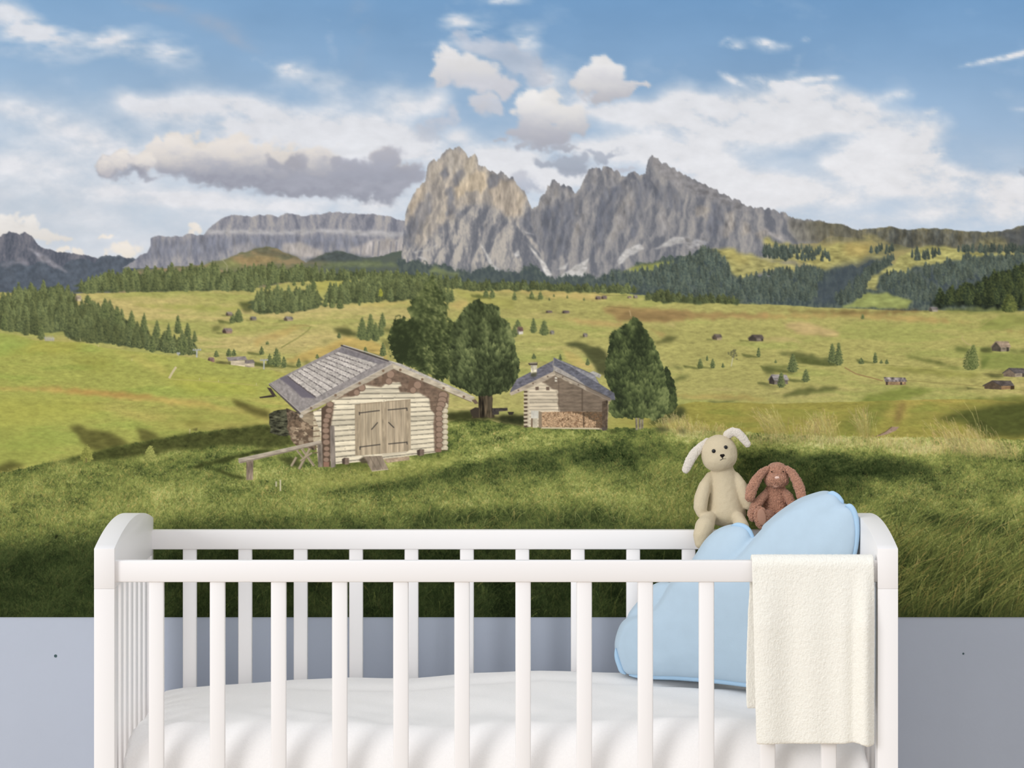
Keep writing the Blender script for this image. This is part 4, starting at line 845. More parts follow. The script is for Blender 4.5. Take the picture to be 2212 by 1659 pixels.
def grass_light():
    """how light or deep the printed grass ink is over the foreground (0..1)"""
    T = np.full((PH, PW), .52, np.float32)
    spots = [([(0, 1020), (300, 955), (600, 920), (640, 960), (500, 1010), (300, 1040), (0, 1100)], .56, 12), ([(500, 1000), (700, 1010), (960, 990), (1000, 940), (960, 920), (1150, 930), (1330, 930), (1330, 950), (1100, 975), (960, 1010), (800, 1050), (560, 1060)], .74, 8),
             ([(700, 1065), (900, 1030), (1100, 985), (1300, 960), (1430, 965), (1500, 990), (1300, 1010), (1100, 1030), (900, 1065), (760, 1090)], .36, 10), ([(300, 1060), (700, 1075), (900, 1080), (1200, 1060), (1480, 1050), (1490, 1120), (1000, 1110), (600, 1120), (320, 1120)], .66, 14),
             ([(0, 1060), (200, 1060), (220, 1200), (60, 1240), (0, 1220)], .58, 16), ([(-60, 1215), (240, 1190), (262, 1380), (-60, 1380)], .35, 16), ([(328, 1125), (1500, 1125), (1500, 1175), (328, 1175)], .42, 10), ([(-60, 1180), (2280, 1180), (2280, 1400), (-60, 1400)], .20, 26),  # rail band and bottom strip: dark grass plus crib shade put into the ink
             ([(900, 1110), (1300, 1095), (1340, 1145), (880, 1145)], .32, 10), ([(1430, 905), (1620, 925), (1800, 930), (2212, 945), (2212, 985), (1900, 980), (1700, 975), (1440, 950)], .85, 8), ([(1600, 985), (1700, 980), (2000, 1000), (2020, 1030), (1860, 1045), (1700, 1050), (1600, 1035)], .26, 10),
             ([(1860, 1050), (2100, 1040), (2212, 1060), (2212, 1140), (2060, 1120), (1880, 1080)], .56, 14), ([(1780, 1090), (1900, 1110), (1960, 1160), (2000, 1210), (1940, 1240), (1880, 1120)], .64, 12),
             ([(1990, 1115), (2140, 1130), (2212, 1160), (2212, 1175), (2060, 1150), (1980, 1135)], .28, 7), ([(1990, 1160), (2212, 1190), (2212, 1280), (2120, 1240), (2000, 1220)], .56, 12), ([(1900, 1190), (2020, 1210), (2120, 1260), (2212, 1310), (2212, 1360), (1900, 1360)], .27, 14), ([(2060, 1230), (2212, 1260), (2212, 1330), (2130, 1310)], .34, 16),
             ([(1560, 1010), (1720, 1010), (1860, 1020), (1860, 1070), (1720, 1110), (1600, 1110)], .33, 16)]  # darker patch behind the rabbits: their drop shadow partly put into the ink
    for pts, v, f in spots:
        q = pmask(rough(pts, 5, 22, int(v * 100)), pad=2 * f)
        m = blur(q[2], f)
        s = T[q[1]:q[1] + m.shape[0], q[0]:q[0] + m.shape[1]]
        s += (v - s) * m
    return T


def blades(pts_y, pts_x, length, lean, colr, alpha, width, curve=.5):
    """strokes of grass from foot (x, y) upwards, drawn far to near"""
    order = np.argsort(pts_y, kind='stable')
    pts_y, pts_x, length, lean, colr = pts_y[order], pts_x[order], length[order], lean[order], colr[order]
    K = int(max(4, np.percentile(length, 98) * 1.15))
    t = np.linspace(0, 1, K)[None]
    X = pts_x[:, None] + lean[:, None] * (t * (1 - curve) + curve * t ** 2)
    Y = pts_y[:, None] - length[:, None] * (t - .18 * t ** 2 * np.abs(lean[:, None]) / (length[:, None] + 1))
    for dx in range(width):
        Xi, Yi = np.round(X + dx * (1 - t) * .9).astype(int), np.round(Y).astype(int)
        ok = (Xi >= 0) & (Xi < PW) & (Yi >= 0) & (Yi < PH)
        i = np.nonzero(ok)
        a = (alpha * (.55 + .45 * t) * np.ones_like(X))[i][:, None]
        cc = colr[i[0]] * (.78 + .30 * t[0][i[1]])[:, None]
        C[Yi[i], Xi[i]] = C[Yi[i], Xi[i]] * (1 - a) + cc * a


def grass_colour(T, rg, dry=0.12):
    ramp_t = [0, .12, .3, .5, .7, .9, 1.1]
    R = np.interp(T, ramp_t, [13, 32, 66, 107, 142, 177, 204])
    G = np.interp(T, ramp_t, [19, 45, 79, 119, 151, 180, 203])
    B = np.interp(T, ramp_t, [6, 18, 39, 56, 74, 98, 128])
    c = np.stack([R, G, B], -1).astype(np.float32)
    d = (rg.random(T.shape) < dry).astype(np.float32)[..., None]
    return c * (1 - d) + (c * col(1.22, 1.04, 1.1)) * d


def paint_grass():
    gr = motif('grass', 'printed near grass slope along the bottom of the mural')
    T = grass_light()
    M, yb = below(NEAR, PH, 1.0, 6, 80)
    y0 = 890
    h = PH - y0
    rg = np.random.default_rng(81)
    tx = fbm(h, PW, 26, 60, 4, 82, .6) * .07 + fbm(h, PW, 5, 9, 4, 83, .7) * .06 + fbm(h, PW, 1.6, 1.6, 2, 84) * .045
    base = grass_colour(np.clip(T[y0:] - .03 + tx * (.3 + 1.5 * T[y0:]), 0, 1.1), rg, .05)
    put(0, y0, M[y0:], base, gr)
    # blades, longer towards the viewer
    N = 150000
    px = rg.uniform(-10, PW + 10, N)
    v = rg.random(N)
    ybx = np.interp(px, np.arange(PW), yb)
    py = ybx + 1 + (PH + 18 - ybx) * v ** .8
    dep = np.clip((py - 930) / 400, 0, 1)
    xi, yi = np.clip(px.astype(int), 0, PW - 1), np.clip(py.astype(int), 0, PH - 1)
    clump = fbm(PH // 2, PW // 2, 12, 14, 3, 86)[np.clip(yi // 2, 0, PH // 2 - 1), xi // 2]
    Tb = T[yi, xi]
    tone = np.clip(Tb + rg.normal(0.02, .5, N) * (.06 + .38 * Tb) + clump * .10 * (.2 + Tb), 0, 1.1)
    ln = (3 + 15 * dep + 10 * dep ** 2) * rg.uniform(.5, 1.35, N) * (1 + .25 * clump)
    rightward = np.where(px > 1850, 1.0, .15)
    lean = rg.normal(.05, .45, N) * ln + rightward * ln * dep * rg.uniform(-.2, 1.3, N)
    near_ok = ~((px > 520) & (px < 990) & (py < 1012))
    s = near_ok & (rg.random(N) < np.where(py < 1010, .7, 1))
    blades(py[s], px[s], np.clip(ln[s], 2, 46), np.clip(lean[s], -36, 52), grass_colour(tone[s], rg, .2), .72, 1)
    # a few bold long blades on the right and in the dark strip
    for n, xa, xb, ya, yb2, l0, l1, tn, seed in [(900, 1900, 2260, 1190, 1350, 40, 100, .46, 1), (700, 1860, 2240, 1140, 1330, 30, 60, .62, 2), (260, 1250, 1950, 1250, 1345, 30, 70, .42, 3), (500, 300, 1300, 1260, 1345, 14, 34, .26, 4), (600, 330, 1500, 1090, 1140, 14, 30, .62, 5), (800, 1400, 1560, 1020, 1140, 18, 34, .58, 6)]:
        g2 = np.random.default_rng(500 + seed)
        x, y = g2.uniform(xa, xb, n), g2.uniform(ya, yb2, n)
        L = g2.uniform(l0, l1, n)
        le = L * g2.normal(.65 if xa > 1800 else .25, .5, n)
        tt = np.clip(tn + g2.normal(0, .16, n), .1, 1)
        blades(y, x, L, le, grass_colour(tt, g2, .2), .75, 2 if xa > 1800 else 1, .7)
    # pale specks of clover and seed heads
    n = 2600
    x, y = rg.uniform(0, PW, n), rg.uniform(1010, 1200, n)
    keep = (T[y.astype(int), x.astype(int)] > .45)
    for a, b in zip(x[keep], y[keep]):
        w_ = rg.uniform(.8, 1.8)
        ix, iy = int(a), int(b)
        C[iy:iy + int(w_) + 1, ix:ix + int(w_ * 1.4) + 1] = mix(C[iy:iy + int(w_) + 1, ix:ix + int(w_ * 1.4) + 1], col(176, 186, 116), .45)
    # dry straw-coloured tufts along the brow
    for cx, by, spread, hh, n, tilt, seed in [(1460, 930, 34, 32, 260, -.25, 1), (1500, 940, 45, 26, 200, -.1, 2), (1560, 940, 40, 20, 120, .2, 10), (1680, 942, 26, 58, 110, -.45, 3), (1785, 952, 24, 62, 190, -.22, 4), (1740, 945, 30, 34, 70, 0, 11), (1868, 945, 16, 62, 90, -.22, 5), (2100, 975, 60, 52, 220, -.35, 6), (2060, 965, 46, 60, 60, -.35, 7), (2150, 985, 60, 34, 220, -.3, 8), (2010, 975, 90, 16, 320, .1, 9), (1900, 962, 110, 18, 320, .1, 12), (1700, 955, 120, 16, 320, 0, 13), (2120, 950, 14, 82, 8, -.6, 14)]:
        g2 = np.random.default_rng(600 + seed)
        x = cx + g2.normal(0, spread * .5, n)
        y = by + g2.normal(0, 5, n)
        L = hh * g2.uniform(.45, 1.1, n)
        le = L * (tilt + g2.normal(0, .22, n))
        cc = np.array([206, 186, 118]) * g2.uniform(.75, 1.08, n)[:, None] + g2.normal(0, 6, (n, 3))
        blades(y, x, L, le, cc.astype(np.float32), .62, 1, .6)
    patch([(640, 1040), (740, 1010), (900, 1000), (990, 975), (1000, 990), (900, 1030), (760, 1048), (620, 1055)], (146, 146, 70), .45, 8, .08, 3, 455, (2, 4))
    # long cast shade of tree and rail on the turf
    sh = (52, 58, 26)
    patch(ZT([(700, 1525), (960, 1495), (1200, 1545), (1560, 1545), (1560, 1640), (1200, 1600), (720, 1600)]), (48, 52, 26), .85, 3, .1, 2, 450)
    patch(Z8([(1230, 450), (1290, 425), (1500, 375), (1700, 330), (1800, 335), (1560, 390), (1330, 440), (1260, 460)]), sh, .85, 2, .12, 2, 451)
    patch(Z8([(1330, 450), (1400, 455), (1590, 520), (1560, 525), (1420, 480)]), sh, .85, 2, .12, 2, 452)
    patch(Z8([(850, 300), (1000, 265), (1300, 218), (1740, 170), (1870, 250), (1900, 300), (1720, 330), (1600, 310), (1500, 300), (1250, 330), (1100, 340), (950, 370), (700, 395), (560, 400), (640, 345)]), (66, 70, 34), .88, 4, .1, 2, 453)
    patch(Z8([(250, 435), (520, 372), (700, 330), (850, 300), (700, 380), (520, 405)]), (66, 72, 34), .8, 4, .1, 2, 454)
    patch(Z8([(650, 410), (760, 410), (830, 430), (700, 425)]), (74, 80, 38), .7, 3)
    patch(ZC([(380, 1060), (540, 1060), (620, 1130), (520, 1140)]), (62, 66, 34), .8, 3)
    patch(ZC([(880, 1090), (1120, 1060), (1200, 1180), (1000, 1150), (900, 1150)]), (84, 92, 38), .6, 4)
    patch(ZC([(1860, 690), (2040, 680), (2100, 740), (1860, 760)]), (56, 60, 30), .8, 4)
    patch(ZH([(0, 1330), (290, 1310), (290, 1450), (0, 1400)]), (44, 48, 28), .9, 3)
    patch(ZH([(1280, 1480), (1360, 1500), (1440, 1520), (1300, 1520)]), (60, 66, 32), .8, 3)
    patch(ZH([(1840, 1470), (1960, 1450), (2030, 1480), (1900, 1510)]), (64, 66, 40), .8, 4)
    patch(ZH([(2120, 1490), (2212, 1480), (2212, 1530)]), (62, 62, 40), .8, 4)
    # stakes and saplings
    st = motif('stake', 'printed pale wooden stakes in the grass below the cabin on the mural')
    line(ZC([(420, 1250), (420, 1345)]), 3, (206, 196, 160), st)
    line(ZC([(384, 1265), (384, 1310)]), 3.4, (190, 182, 148), st)
    t = motif('sapling', 'printed young spruce at the left brow of the near slope on the mural')
    conifer(188, 998, 38, 30, t, dark=(96, 100, 44), mid=(128, 132, 60), lit=(160, 160, 78))
    line([(187, 990), (187, 1000)], 2, (110, 96, 60), t)
    t = motif('sapling', 'printed young round pine at the left brow of the near slope on the mural')
    conifer(325, 997, 34, 30, t, dark=(98, 104, 50), mid=(134, 140, 70), lit=(168, 168, 90), full=.5)


# ---- large trees ----------------------------------------------------
def big_tree(pts, ident, dark, mid, lit, seed, edge=7, shade=None, cell=(9, 7), vert=1.0, ragged=.17, contrast=1.0, dab=None):
    q = pmask(pts, pad=12)
    x0, y0, M = q
    h, w = M.shape
    n = np.clip(fbm(h, w, 6, 5, 4, seed, .7), -1.25, 1.25)
    m = sstep(.40, .60, blur(M, edge // 2) + n * ragged)
    clump = fbm(h, w, cell[0] * 2.2 * vert, cell[1] * 2.0, 3, seed + 1, .6)
    mass = fbm(h, w, 46, 34, 2, seed + 2)
    needles = fbm(h, w, 3.2 * vert, 2.2, 3, seed + 3, .8)
    yy, xx = np.mgrid[0:h, 0:w].astype(np.float32)
    u = (xx / w - .5) * 2
    g = np.gradient(clump, axis=1) * 2.2 - np.gradient(clump, axis=0) * 2.4
    tone = (.02 + .20 * u + .26 * np.tanh(clump) + .30 * np.tanh(g) + .30 * needles + .16 * mass) * contrast
    if shade is not None:
        for sp, amt in shade:
            z = pmask(sp, pad=24)
            zz = np.zeros((PH, PW), np.float32)
            zz[z[1]:z[1] + z[2].shape[0], z[0]:z[0] + z[2].shape[1]] = blur(z[2], 10)
            tone = tone - amt * zz[y0:y0 + h, x0:x0 + w]
    c = mix(mix(col(*mid), col(*dark), np.clip(-tone * 1.3, 0, 1)), col(*lit), np.clip(tone * 1.25, 0, 1))
    put(x0, y0, m, c, ident)
    if dab is None:
        return
    # sprays of needles laid over one another from the top down
    rg = np.random.default_rng(seed + 9)
    n_, L_, W_, fan = dab
    inner = blur(M, 3)
    cx = (np.array(pts)[:, 0].min() + np.array(pts)[:, 0].max()) / 2 - x0
    ys, xs = rg.uniform(0, h, n_ * 2), rg.uniform(0, w, n_ * 2)
    ok = m[ys.astype(int), xs.astype(int)] > .6
    ys, xs = ys[ok][:n_], xs[ok][:n_]
    o = np.argsort(ys)
    tb = blur(tone, 4)
    for y, x in zip(ys[o], xs[o]):
        ln, wd = L_ * rg.uniform(.6, 1.3), W_ * rg.uniform(.7, 1.3)
        side = (x - cx) / (w * .5)
        an = (math.pi / 2 - side * .5 + rg.normal(0, .25)) if not fan else (math.copysign(.55, -side if side else 1) * (1 if side < 0 else 1) + rg.normal(0, .3) + (math.pi if side < 0 else 0))
        ca, sa = math.cos(an), math.sin(an)
        r = int(ln) + 2
        gy, gx = np.mgrid[-r:r + 1, -r:r + 1].astype(np.float32)
        iy, ix = int(y) - r, int(x) - r
        if iy < 0 or ix < 0 or iy + 2 * r + 1 > h or ix + 2 * r + 1 > w:
            continue
        al, ac = gx * ca - gy * sa, gx * sa + gy * ca
        e = (al / ln) ** 2 + (ac / (wd * (1.05 - .45 * al / ln))) ** 2
        k = np.clip(1.25 - e, 0, 1) * (.9 if fan else .8)
        k = k * np.clip(.9 + .4 * rg.standard_normal(k.shape), 0, 1).astype(np.float32)
        b = tb[int(y), int(x)] + rg.normal(0, .2)
        tn = np.clip(1.35 * b + .85 * al / ln + .3 * gx / ln - .22, -1, 1)
        cc = mix(mix(col(*mid), col(*dark), np.clip(-tn * 1.1, 0, 1)), col(*lit), np.clip(tn * 1.3, 0, 1))
        k = k * (m[iy:iy + 2 * r + 1, ix:ix + 2 * r + 1] > .2)
        put(x0 + ix, y0 + iy, k.astype(np.float32), cc)


def paint_big_trees():
    t = motif('spruce_tree', 'printed tall dark spruce behind the log cabin on the mural')
    cr = motif('crown', None, t)
    big_tree(ZT([(520, 130), (556, 70), (590, 130), (625, 200), (640, 250), (690, 300), (668, 330), (716, 372), (690, 400), (722, 450), (690, 500), (740, 560), (790, 560), (810, 640), (790, 800), (780, 1000), (700, 1180), (640, 1190), (500, 1120), (340, 1050), (180, 980), (120, 900), (135, 810), (85, 740), (130, 700), (110, 610), (170, 520), (230, 510), (310, 560), (330, 500), (296, 420), (350, 385), (330, 340), (405, 290), (400, 250), (455, 215), (470, 165)]),
             cr, (46, 54, 32), (82, 93, 53), (132, 138, 82), 700, 9, [(ZT([(120, 700), (300, 600), (330, 900), (200, 950)]), .22), (ZT([(560, 700), (820, 600), (820, 1150), (640, 1180), (560, 950)]), .30), (ZT([(300, 900), (480, 880), (470, 1080), (340, 1050)]), .25)], (10, 9), .8, .30, 1.0, (1100, 8, 3.0, True))
    t = motif('pine_tree', 'printed broad pine with thick trunk between the two cabins on the mural')
    tk = motif('trunk', None, t)
    poly(rough(ZT([(1040, 1290), (1195, 1290), (1192, 1470), (1215, 1570), (965, 1575), (1050, 1470)]), 1, 8, 3), (74, 64, 48), tk, grain=.2, cell=(16, 2), seed=5)
    poly(ZT([(1140, 1340), (1185, 1340), (1180, 1500), (1150, 1500)]), (104, 92, 72), tk, .6, 2)
    cr = motif('crown', None, t)
    big_tree(ZT([(960, 380), (990, 325), (1060, 325), (1100, 370), (1150, 375), (1200, 370), (1260, 420), (1280, 520), (1340, 530), (1380, 620), (1420, 760), (1445, 870), (1475, 960), (1478, 1060), (1450, 1170), (1410, 1250), (1310, 1310), (1180, 1340), (1040, 1350), (960, 1310), (860, 1260), (740, 1210), (725, 1100), (780, 980), (730, 880), (765, 760), (745, 650), (800, 560), (850, 470), (900, 410)]),
             cr, (44, 51, 32), (86, 97, 58), (140, 148, 90), 710, 7, [(ZT([(1210, 980), (1320, 900), (1400, 1000), (1460, 1150), (1300, 1320), (1050, 1340), (1150, 1180)]), .62), (ZT([(740, 560), (850, 480), (860, 900), (760, 1000)]), .28), (ZT([(860, 1240), (1050, 1250), (1050, 1345), (940, 1300)]), .5), (ZT([(930, 400), (1010, 380), (980, 560), (920, 560)]), .2)], (10, 6), 1.25, .2, 1.0, (1000, 8.5, 3.8, False))
    b = motif('table', 'printed dark picnic table under the broad pine on the mural')
    poly(ZT([(1190, 1474), (1350, 1470), (1352, 1500), (1260, 1508), (1260, 1540), (1190, 1545)]), (66, 60, 56), b, grain=.1)
    poly(ZT([(1350, 1512), (1420, 1512), (1405, 1545), (1365, 1545)]), (56, 52, 44), motif('bench', 'printed dark bench beside the picnic table on the mural'))
    poly(ZT([(955, 1495), (1010, 1465), (1050, 1470), (1050, 1570), (970, 1550)]), (62, 54, 44), motif('stump', 'printed dark stump left of the broad pine trunk on the mural'))
    t = motif('conifer_tree', 'printed narrow dark conifer close behind the pine beside the hut on the mural')
    big_tree(ZH([(1960, 780), (1985, 690), (2030, 780), (2060, 870), (2095, 930), (2115, 1050), (2125, 1180), (2110, 1260), (2000, 1310), (1940, 1280)]), t, (44, 52, 34), (66, 78, 44), (96, 106, 60), 720, 6, None, (9, 7), 1.0, .2, 1.0, (250, 6, 2.6, False))
    t = motif('pine_tree', 'printed dense pine with pale trunks right of the second hut on the mural')
    tk = motif('trunk', None, t)
    for a, bb, w_ in [((1632, 1340), (1636, 1490), 26), ((1672, 1330), (1675, 1480), 28), ((1706, 1330), (1703, 1470), 24)]:
        (x0, y0), (x1, y1) = ZH([a])[0], ZH([bb])[0]
        poly([(x0 - w_ * .09, y0), (x0 + w_ * .09, y0), (x1 + w_ * .09, y1), (x1 - w_ * .09, y1)], (158, 146, 122), tk, grain=.12, cell=(6, 2))
    cr = motif('crown', None, t)
    big_tree(ZH([(1560, 170), (1600, 135), (1640, 150), (1700, 230), (1760, 300), (1790, 380), (1850, 450), (1880, 560), (1930, 650), (1960, 800), (2000, 950), (2022, 1100), (2015, 1230), (1960, 1340), (1850, 1375), (1740, 1350), (1700, 1345), (1620, 1355), (1500, 1340), (1400, 1355), (1330, 1310), (1290, 1200), (1380, 1100), (1330, 1000), (1250, 850), (1265, 720), (1295, 560), (1310, 420), (1330, 320), (1370, 315), (1400, 285), (1480, 250), (1530, 200)]),
             cr, (42, 50, 32), (80, 92, 52), (130, 140, 82), 730, 7, [(ZH([(1290, 330), (1400, 300), (1420, 800), (1500, 1100), (1350, 1200), (1250, 850)]), .34), (ZH([(1380, 1000), (1560, 900), (1620, 1340), (1350, 1330)]), .25), (ZH([(1500, 500), (1560, 480), (1560, 900), (1500, 900)]), .3)], (9, 6), 1.3, .2, 1.0, (1000, 8, 3.6, False))


# ---- the log cabin --------------------------------------------------
def wall_ink(pts, ident, yl, yr, xl, xr, base, n_seed, dark=.42, depth=.30):
    """horizontal logs: boundaries run from heights yl at xl to yr at xr"""
    q = pmask(pts)
    x0, y0, M = q
    h, w = M.shape
    yy, xx = np.mgrid[y0:y0 + h, x0:x0 + w].astype(np.float32)
    s = (xx + .5 - xl) / (xr - xl)
    yl, yr = np.array(yl), np.array(yr)
    a0 = yl[0] + (yr[0] - yl[0]) * s
    sp = (yl[1] - yl[0]) + ((yr[1] - yr[0]) - (yl[1] - yl[0])) * s
    v = ((yy + .5 - a0) / sp) % 1
    tone = 1 + .07 - depth * sstep(.62, 1, v) - .10 * sstep(.2, 0, v)
    tone = tone * (1 - dark * np.exp(-((v - .95) / .11) ** 2))
    row = np.floor((yy + .5 - a0) / sp).astype(int)
    rg = np.random.default_rng(n_seed)
    jit = rg.normal(0, .045, 60)[np.clip(row + 20, 0, 59)]
    tone = tone * (1 + jit) + fbm(h, w, 1.6, 14, 3, n_seed) * .035
    kn = fbm(h, w, 3, 5, 2, n_seed + 5)
    c = col(*base)[None, None] * tone[..., None]
    c = mix(c, col(*base) * .78, sstep(1.9, 2.6, kn) * .6)
    put(x0, y0, M, c, ident)


def paint_cabin():
    cab = motif('log_cabin', 'printed log cabin with closed double doors, largest building on the mural')
    part = lambda n, l=None: motif(n, l, cab)
    # left gable end in shade, stacked firewood
    side = part('side_wall')
    patch(ZC([(320, 690), (400, 655), (490, 645), (500, 870), (420, 880), (330, 850)]), (72, 72, 54), 1, 0, .25, 1.2, 1, (2, 6), side)
    poly(ZC([(470, 640), (600, 690), (720, 660), (720, 1000), (560, 960), (490, 860)]), (98, 83, 67), side, grain=.2, cell=(3, 3))
    poly(ZC([(560, 690), (700, 680), (700, 800), (640, 770)]), (162, 144, 116), side, .9, 0, .06, (2, 8))
    fw = part('firewood', 'stacked split firewood under the eave')
    patch(ZC([(480, 770), (560, 730), (640, 790), (700, 830), (700, 940), (560, 965), (510, 910)]), (116, 96, 76), 1, 0, .1, 1, 3, (3, 3), fw)
    rg = np.random.default_rng(4)
    for k in range(46):
        x, y = rg.uniform(495, 690), rg.uniform(770, 945)
        s = rg.uniform(12, 30)
        c0 = rg.choice([0, 1, 2])
        cc = [(166, 142, 114), (184, 162, 132), (118, 98, 78)][c0]
        r = rg.uniform(0, 3.1)
        if x < 520 and y > 900:
            continue
        poly(ZC([(x + math.cos(r + q) * s, y + math.sin(r + q) * s * .7) for q in (0, 1.6, 3.1, 4.6)]), tuple(np.array(cc) * rg.uniform(.8, 1.05)), fw)
    poly(ZC([(700, 665), (775, 640), (775, 1090), (740, 1100), (725, 960), (700, 930)]), (196, 180, 148), side, grain=.05)
    for k in range(8):
        y = 700 + k * 46
        line(ZC([(700, y), (760, y - 6)]), 2.2, (120, 98, 76), side)
    patch(ZC([(715, 670), (850, 590), (850, 800), (790, 800), (780, 720), (730, 760)]), (112, 88, 70), .85, 2)
    # front wall of logs
    wl = part('wall', 'pale horizontal log front wall')
    Lx, Rx = ZC([(870, 0), (1730, 0)])[0][0], ZC([(870, 0), (1730, 0)])[1][0]
    yl = [ZC([(0, 615 + 45 * i)])[0][1] for i in range(-8, 13)]
    yr = [ZC([(0, 590 + 38.5 * i)])[0][1] for i in range(-8, 13)]
    wall_ink(ZC([(700, 680), (835, 600), (900, 540), (1375, 290), (1860, 520), (1850, 640), (1760, 640), (1745, 1020), (1500, 1050), (1300, 1080), (895, 1118), (850, 1100)]), wl, yl, yr, Lx, Rx, (213, 200, 171), 10, .28, .26)
    # shade under the eaves
    for pts in [[(1130, 440), (1300, 345), (1375, 292), (1500, 345), (1862, 515), (1850, 640), (1745, 700), (1700, 650), (1690, 560), (1600, 505), (1440, 505), (1425, 460), (1455, 450), (1440, 420), (1330, 420), (1280, 462), (1230, 455)],
                [(880, 575), (960, 525), (1050, 455), (1150, 400), (1130, 470), (1050, 540), (960, 545)], [(840, 600), (880, 590), (870, 680), (850, 800), (830, 800)], [(1745, 640), (1790, 600), (1790, 1010), (1735, 1015), (1725, 760)]]:
        poly(ZC(pts), (112, 90, 73), wl, .9, 1, .08, (3, 4))
    # purlin and corner log ends
    for k, (bx, by, ex, ey, r) in enumerate([(1300, 365, 1360, 352, 38), (1285, 405, 1345, 410, 31), (1515, 430, 1590, 443, 38), (1505, 480, 1552, 487, 30), (1040, 490, 1115, 466, 32), (1010, 520, 1070, 507, 28)]):
        p = part('log_end', 'round brown log end under the roof')
        s = .2532
        x0, y0 = ZC([(bx, by)])[0]
        x1, y1 = ZC([(ex, ey)])[0]
        line([(x0, y0), (x1, y1)], r * 1.6 * s, (118, 95, 77), p)
        disc(x1, y1, r * s, r * s, (158, 130, 108), p, edge=(116, 94, 78))
    for cxs, n in [([(843, 608, 32), (836, 660, 32), (826, 708, 31), (812, 745, 31), (806, 787, 29), (808, 832, 33), (808, 882, 32), (812, 932, 33), (815, 986, 27), (815, 1032, 31), (811, 1080, 27)], 'l'),
                   ([(1808, 530, 44), (1800, 572, 42), (1790, 610, 40), (1776, 645, 34), (1772, 688, 33), (1773, 732, 34), (1775, 776, 33), (1775, 822, 33), (1775, 868, 33), (1776, 912, 32), (1775, 956, 32)], 'r')]:
        if n == 'r':
            for k in range(9):
                y = 615 + k * 45
                poly(ZC([(1790, y - 16), (1838, y - 20), (1852, y), (1846, y + 22), (1790, y + 22)]), (208, 194, 164), wl, grain=.05)
                line(ZC([(1790, y + 24), (1845, y + 24)]), 1.2, (120, 100, 80), wl)
        else:
            poly(ZC([(770, 640), (850, 590), (850, 760), (845, 1140), (785, 1142), (770, 1000)]), (92, 74, 60), wl)
        for x, y, r in cxs:
            p = part('log_end', 'round brown log end at the wall corner')
            X, Y = ZC([(x, y)])[0]
            disc(X, Y, r * .2532 * 1.02, r * .2532 * .80, (154, 127, 106), p, edge=(108, 88, 72))
    poly(ZC([(788, 1100), (835, 1100), (835, 1142), (788, 1142)]), (150, 112, 92), wl)
    poly(ZC([(1745, 985), (1795, 985), (1790, 1015), (1745, 1015)]), (140, 106, 88), wl)
    # double door
    dr = part('door', 'pair of plank doors with black strap hinges')
    poly(ZC([(1056, 612), (1530, 565), (1533, 990), (1500, 1012), (1060, 1046)]), (171, 153, 125), dr, grain=.05, cell=(12, 2))
    poly(ZC([(1100, 600), (1283, 584), (1290, 1030), (1100, 1042)]), (181, 163, 134), dr, grain=.06, cell=(30, 2), seed=3)
    poly(ZC([(1322, 580), (1490, 568), (1497, 1004), (1324, 1026)]), (184, 165, 136), dr, grain=.06, cell=(30, 2), seed=4)
    for x, ya, yb in [(1100, 598, 1042), (1146, 596, 1038), (1195, 592, 1036), (1240, 588, 1033), (1283, 582, 1030), (1320, 580, 1026), (1375, 576, 1020), (1430, 572, 1014), (1490, 566, 1005), (1057, 612, 1045)]:
        line(ZC([(x, ya), (x + 3, yb)]), .9, (140, 120, 94), dr, .7)
    line(ZC([(1058, 612), (1530, 566)]), 1.2, (140, 120, 92), dr, .7)
    for a in [[(1090, 682), (1268, 660)], [(1335, 656), (1500, 640)], [(1096, 972), (1273, 950)], [(1340, 946), (1500, 930)], [(1092, 672), (1094, 700)], [(1499, 636), (1500, 664)], [(1098, 966), (1099, 996)], [(1500, 925), (1501, 950)], [(1196, 824), (1250, 762)], [(1341, 760), (1390, 808)]]:
        line(ZC(a), 2, (58, 54, 50), dr, .95)
    poly(ZC([(1290, 1030), (1495, 1008), (1496, 1022), (1290, 1046)]), (206, 192, 164), dr)
    # plinth, step, ramp, stumps
    sp = part('step', 'low wooden step and ramp at the doors')
    poly(ZC([(1300, 1072), (1520, 1050), (1521, 1082), (1330, 1108)]), (176, 152, 124), sp, grain=.05)
    poly(ZC([(1128, 1052), (1285, 1046), (1342, 1162), (1200, 1180)]), (146, 130, 110), sp, grain=.06, cell=(10, 3))
    for a in [[(1180, 1050), (1248, 1172)], [(1235, 1048), (1295, 1166)]]:
        line(ZC(a), .9, (100, 88, 72), sp, .8)
    line(ZC([(1200, 1178), (1342, 1162)]), 1.4, (206, 190, 160), sp)
    poly(ZC([(1090, 1080), (1130, 1052), (1170, 1110), (1110, 1110)]), (78, 68, 52), sp, .9, 1)
    for pts, c2 in [([(945, 1075), (965, 1062), (1005, 1066), (1006, 1118), (975, 1122), (950, 1112)], (126, 108, 92)), ([(1585, 1000), (1610, 990), (1646, 992), (1646, 1040), (1612, 1048), (1588, 1040)], (120, 102, 88))]:
        poly(ZC(pts), c2, part('stump'), grain=.08)
        x, y = pts[0]
        poly(ZC([(x, y), (x + 24, y - 8), (x + 24, y + 44), (x + 2, y + 38)]), (78, 66, 56), ID[int(ZC([(x + 30, y + 20)])[0][1]), int(ZC([(x + 30, y + 20)])[0][0])])
    poly(ZC([(843, 790), (880, 787), (892, 1140), (850, 1150)]), (138, 126, 114), part('post', 'grey upright plank at the wall corner'), grain=.08, cell=(14, 2))
    # roof
    rf = part('roof', 'weathered grey plank and shingle roof')
    poly(ZC([(240, 545), (365, 525), (372, 545), (245, 556)]), (60, 52, 48), rf)
    poly(ZC([(305, 462), (340, 470), (390, 545), (345, 525)]), (70, 60, 54), rf)
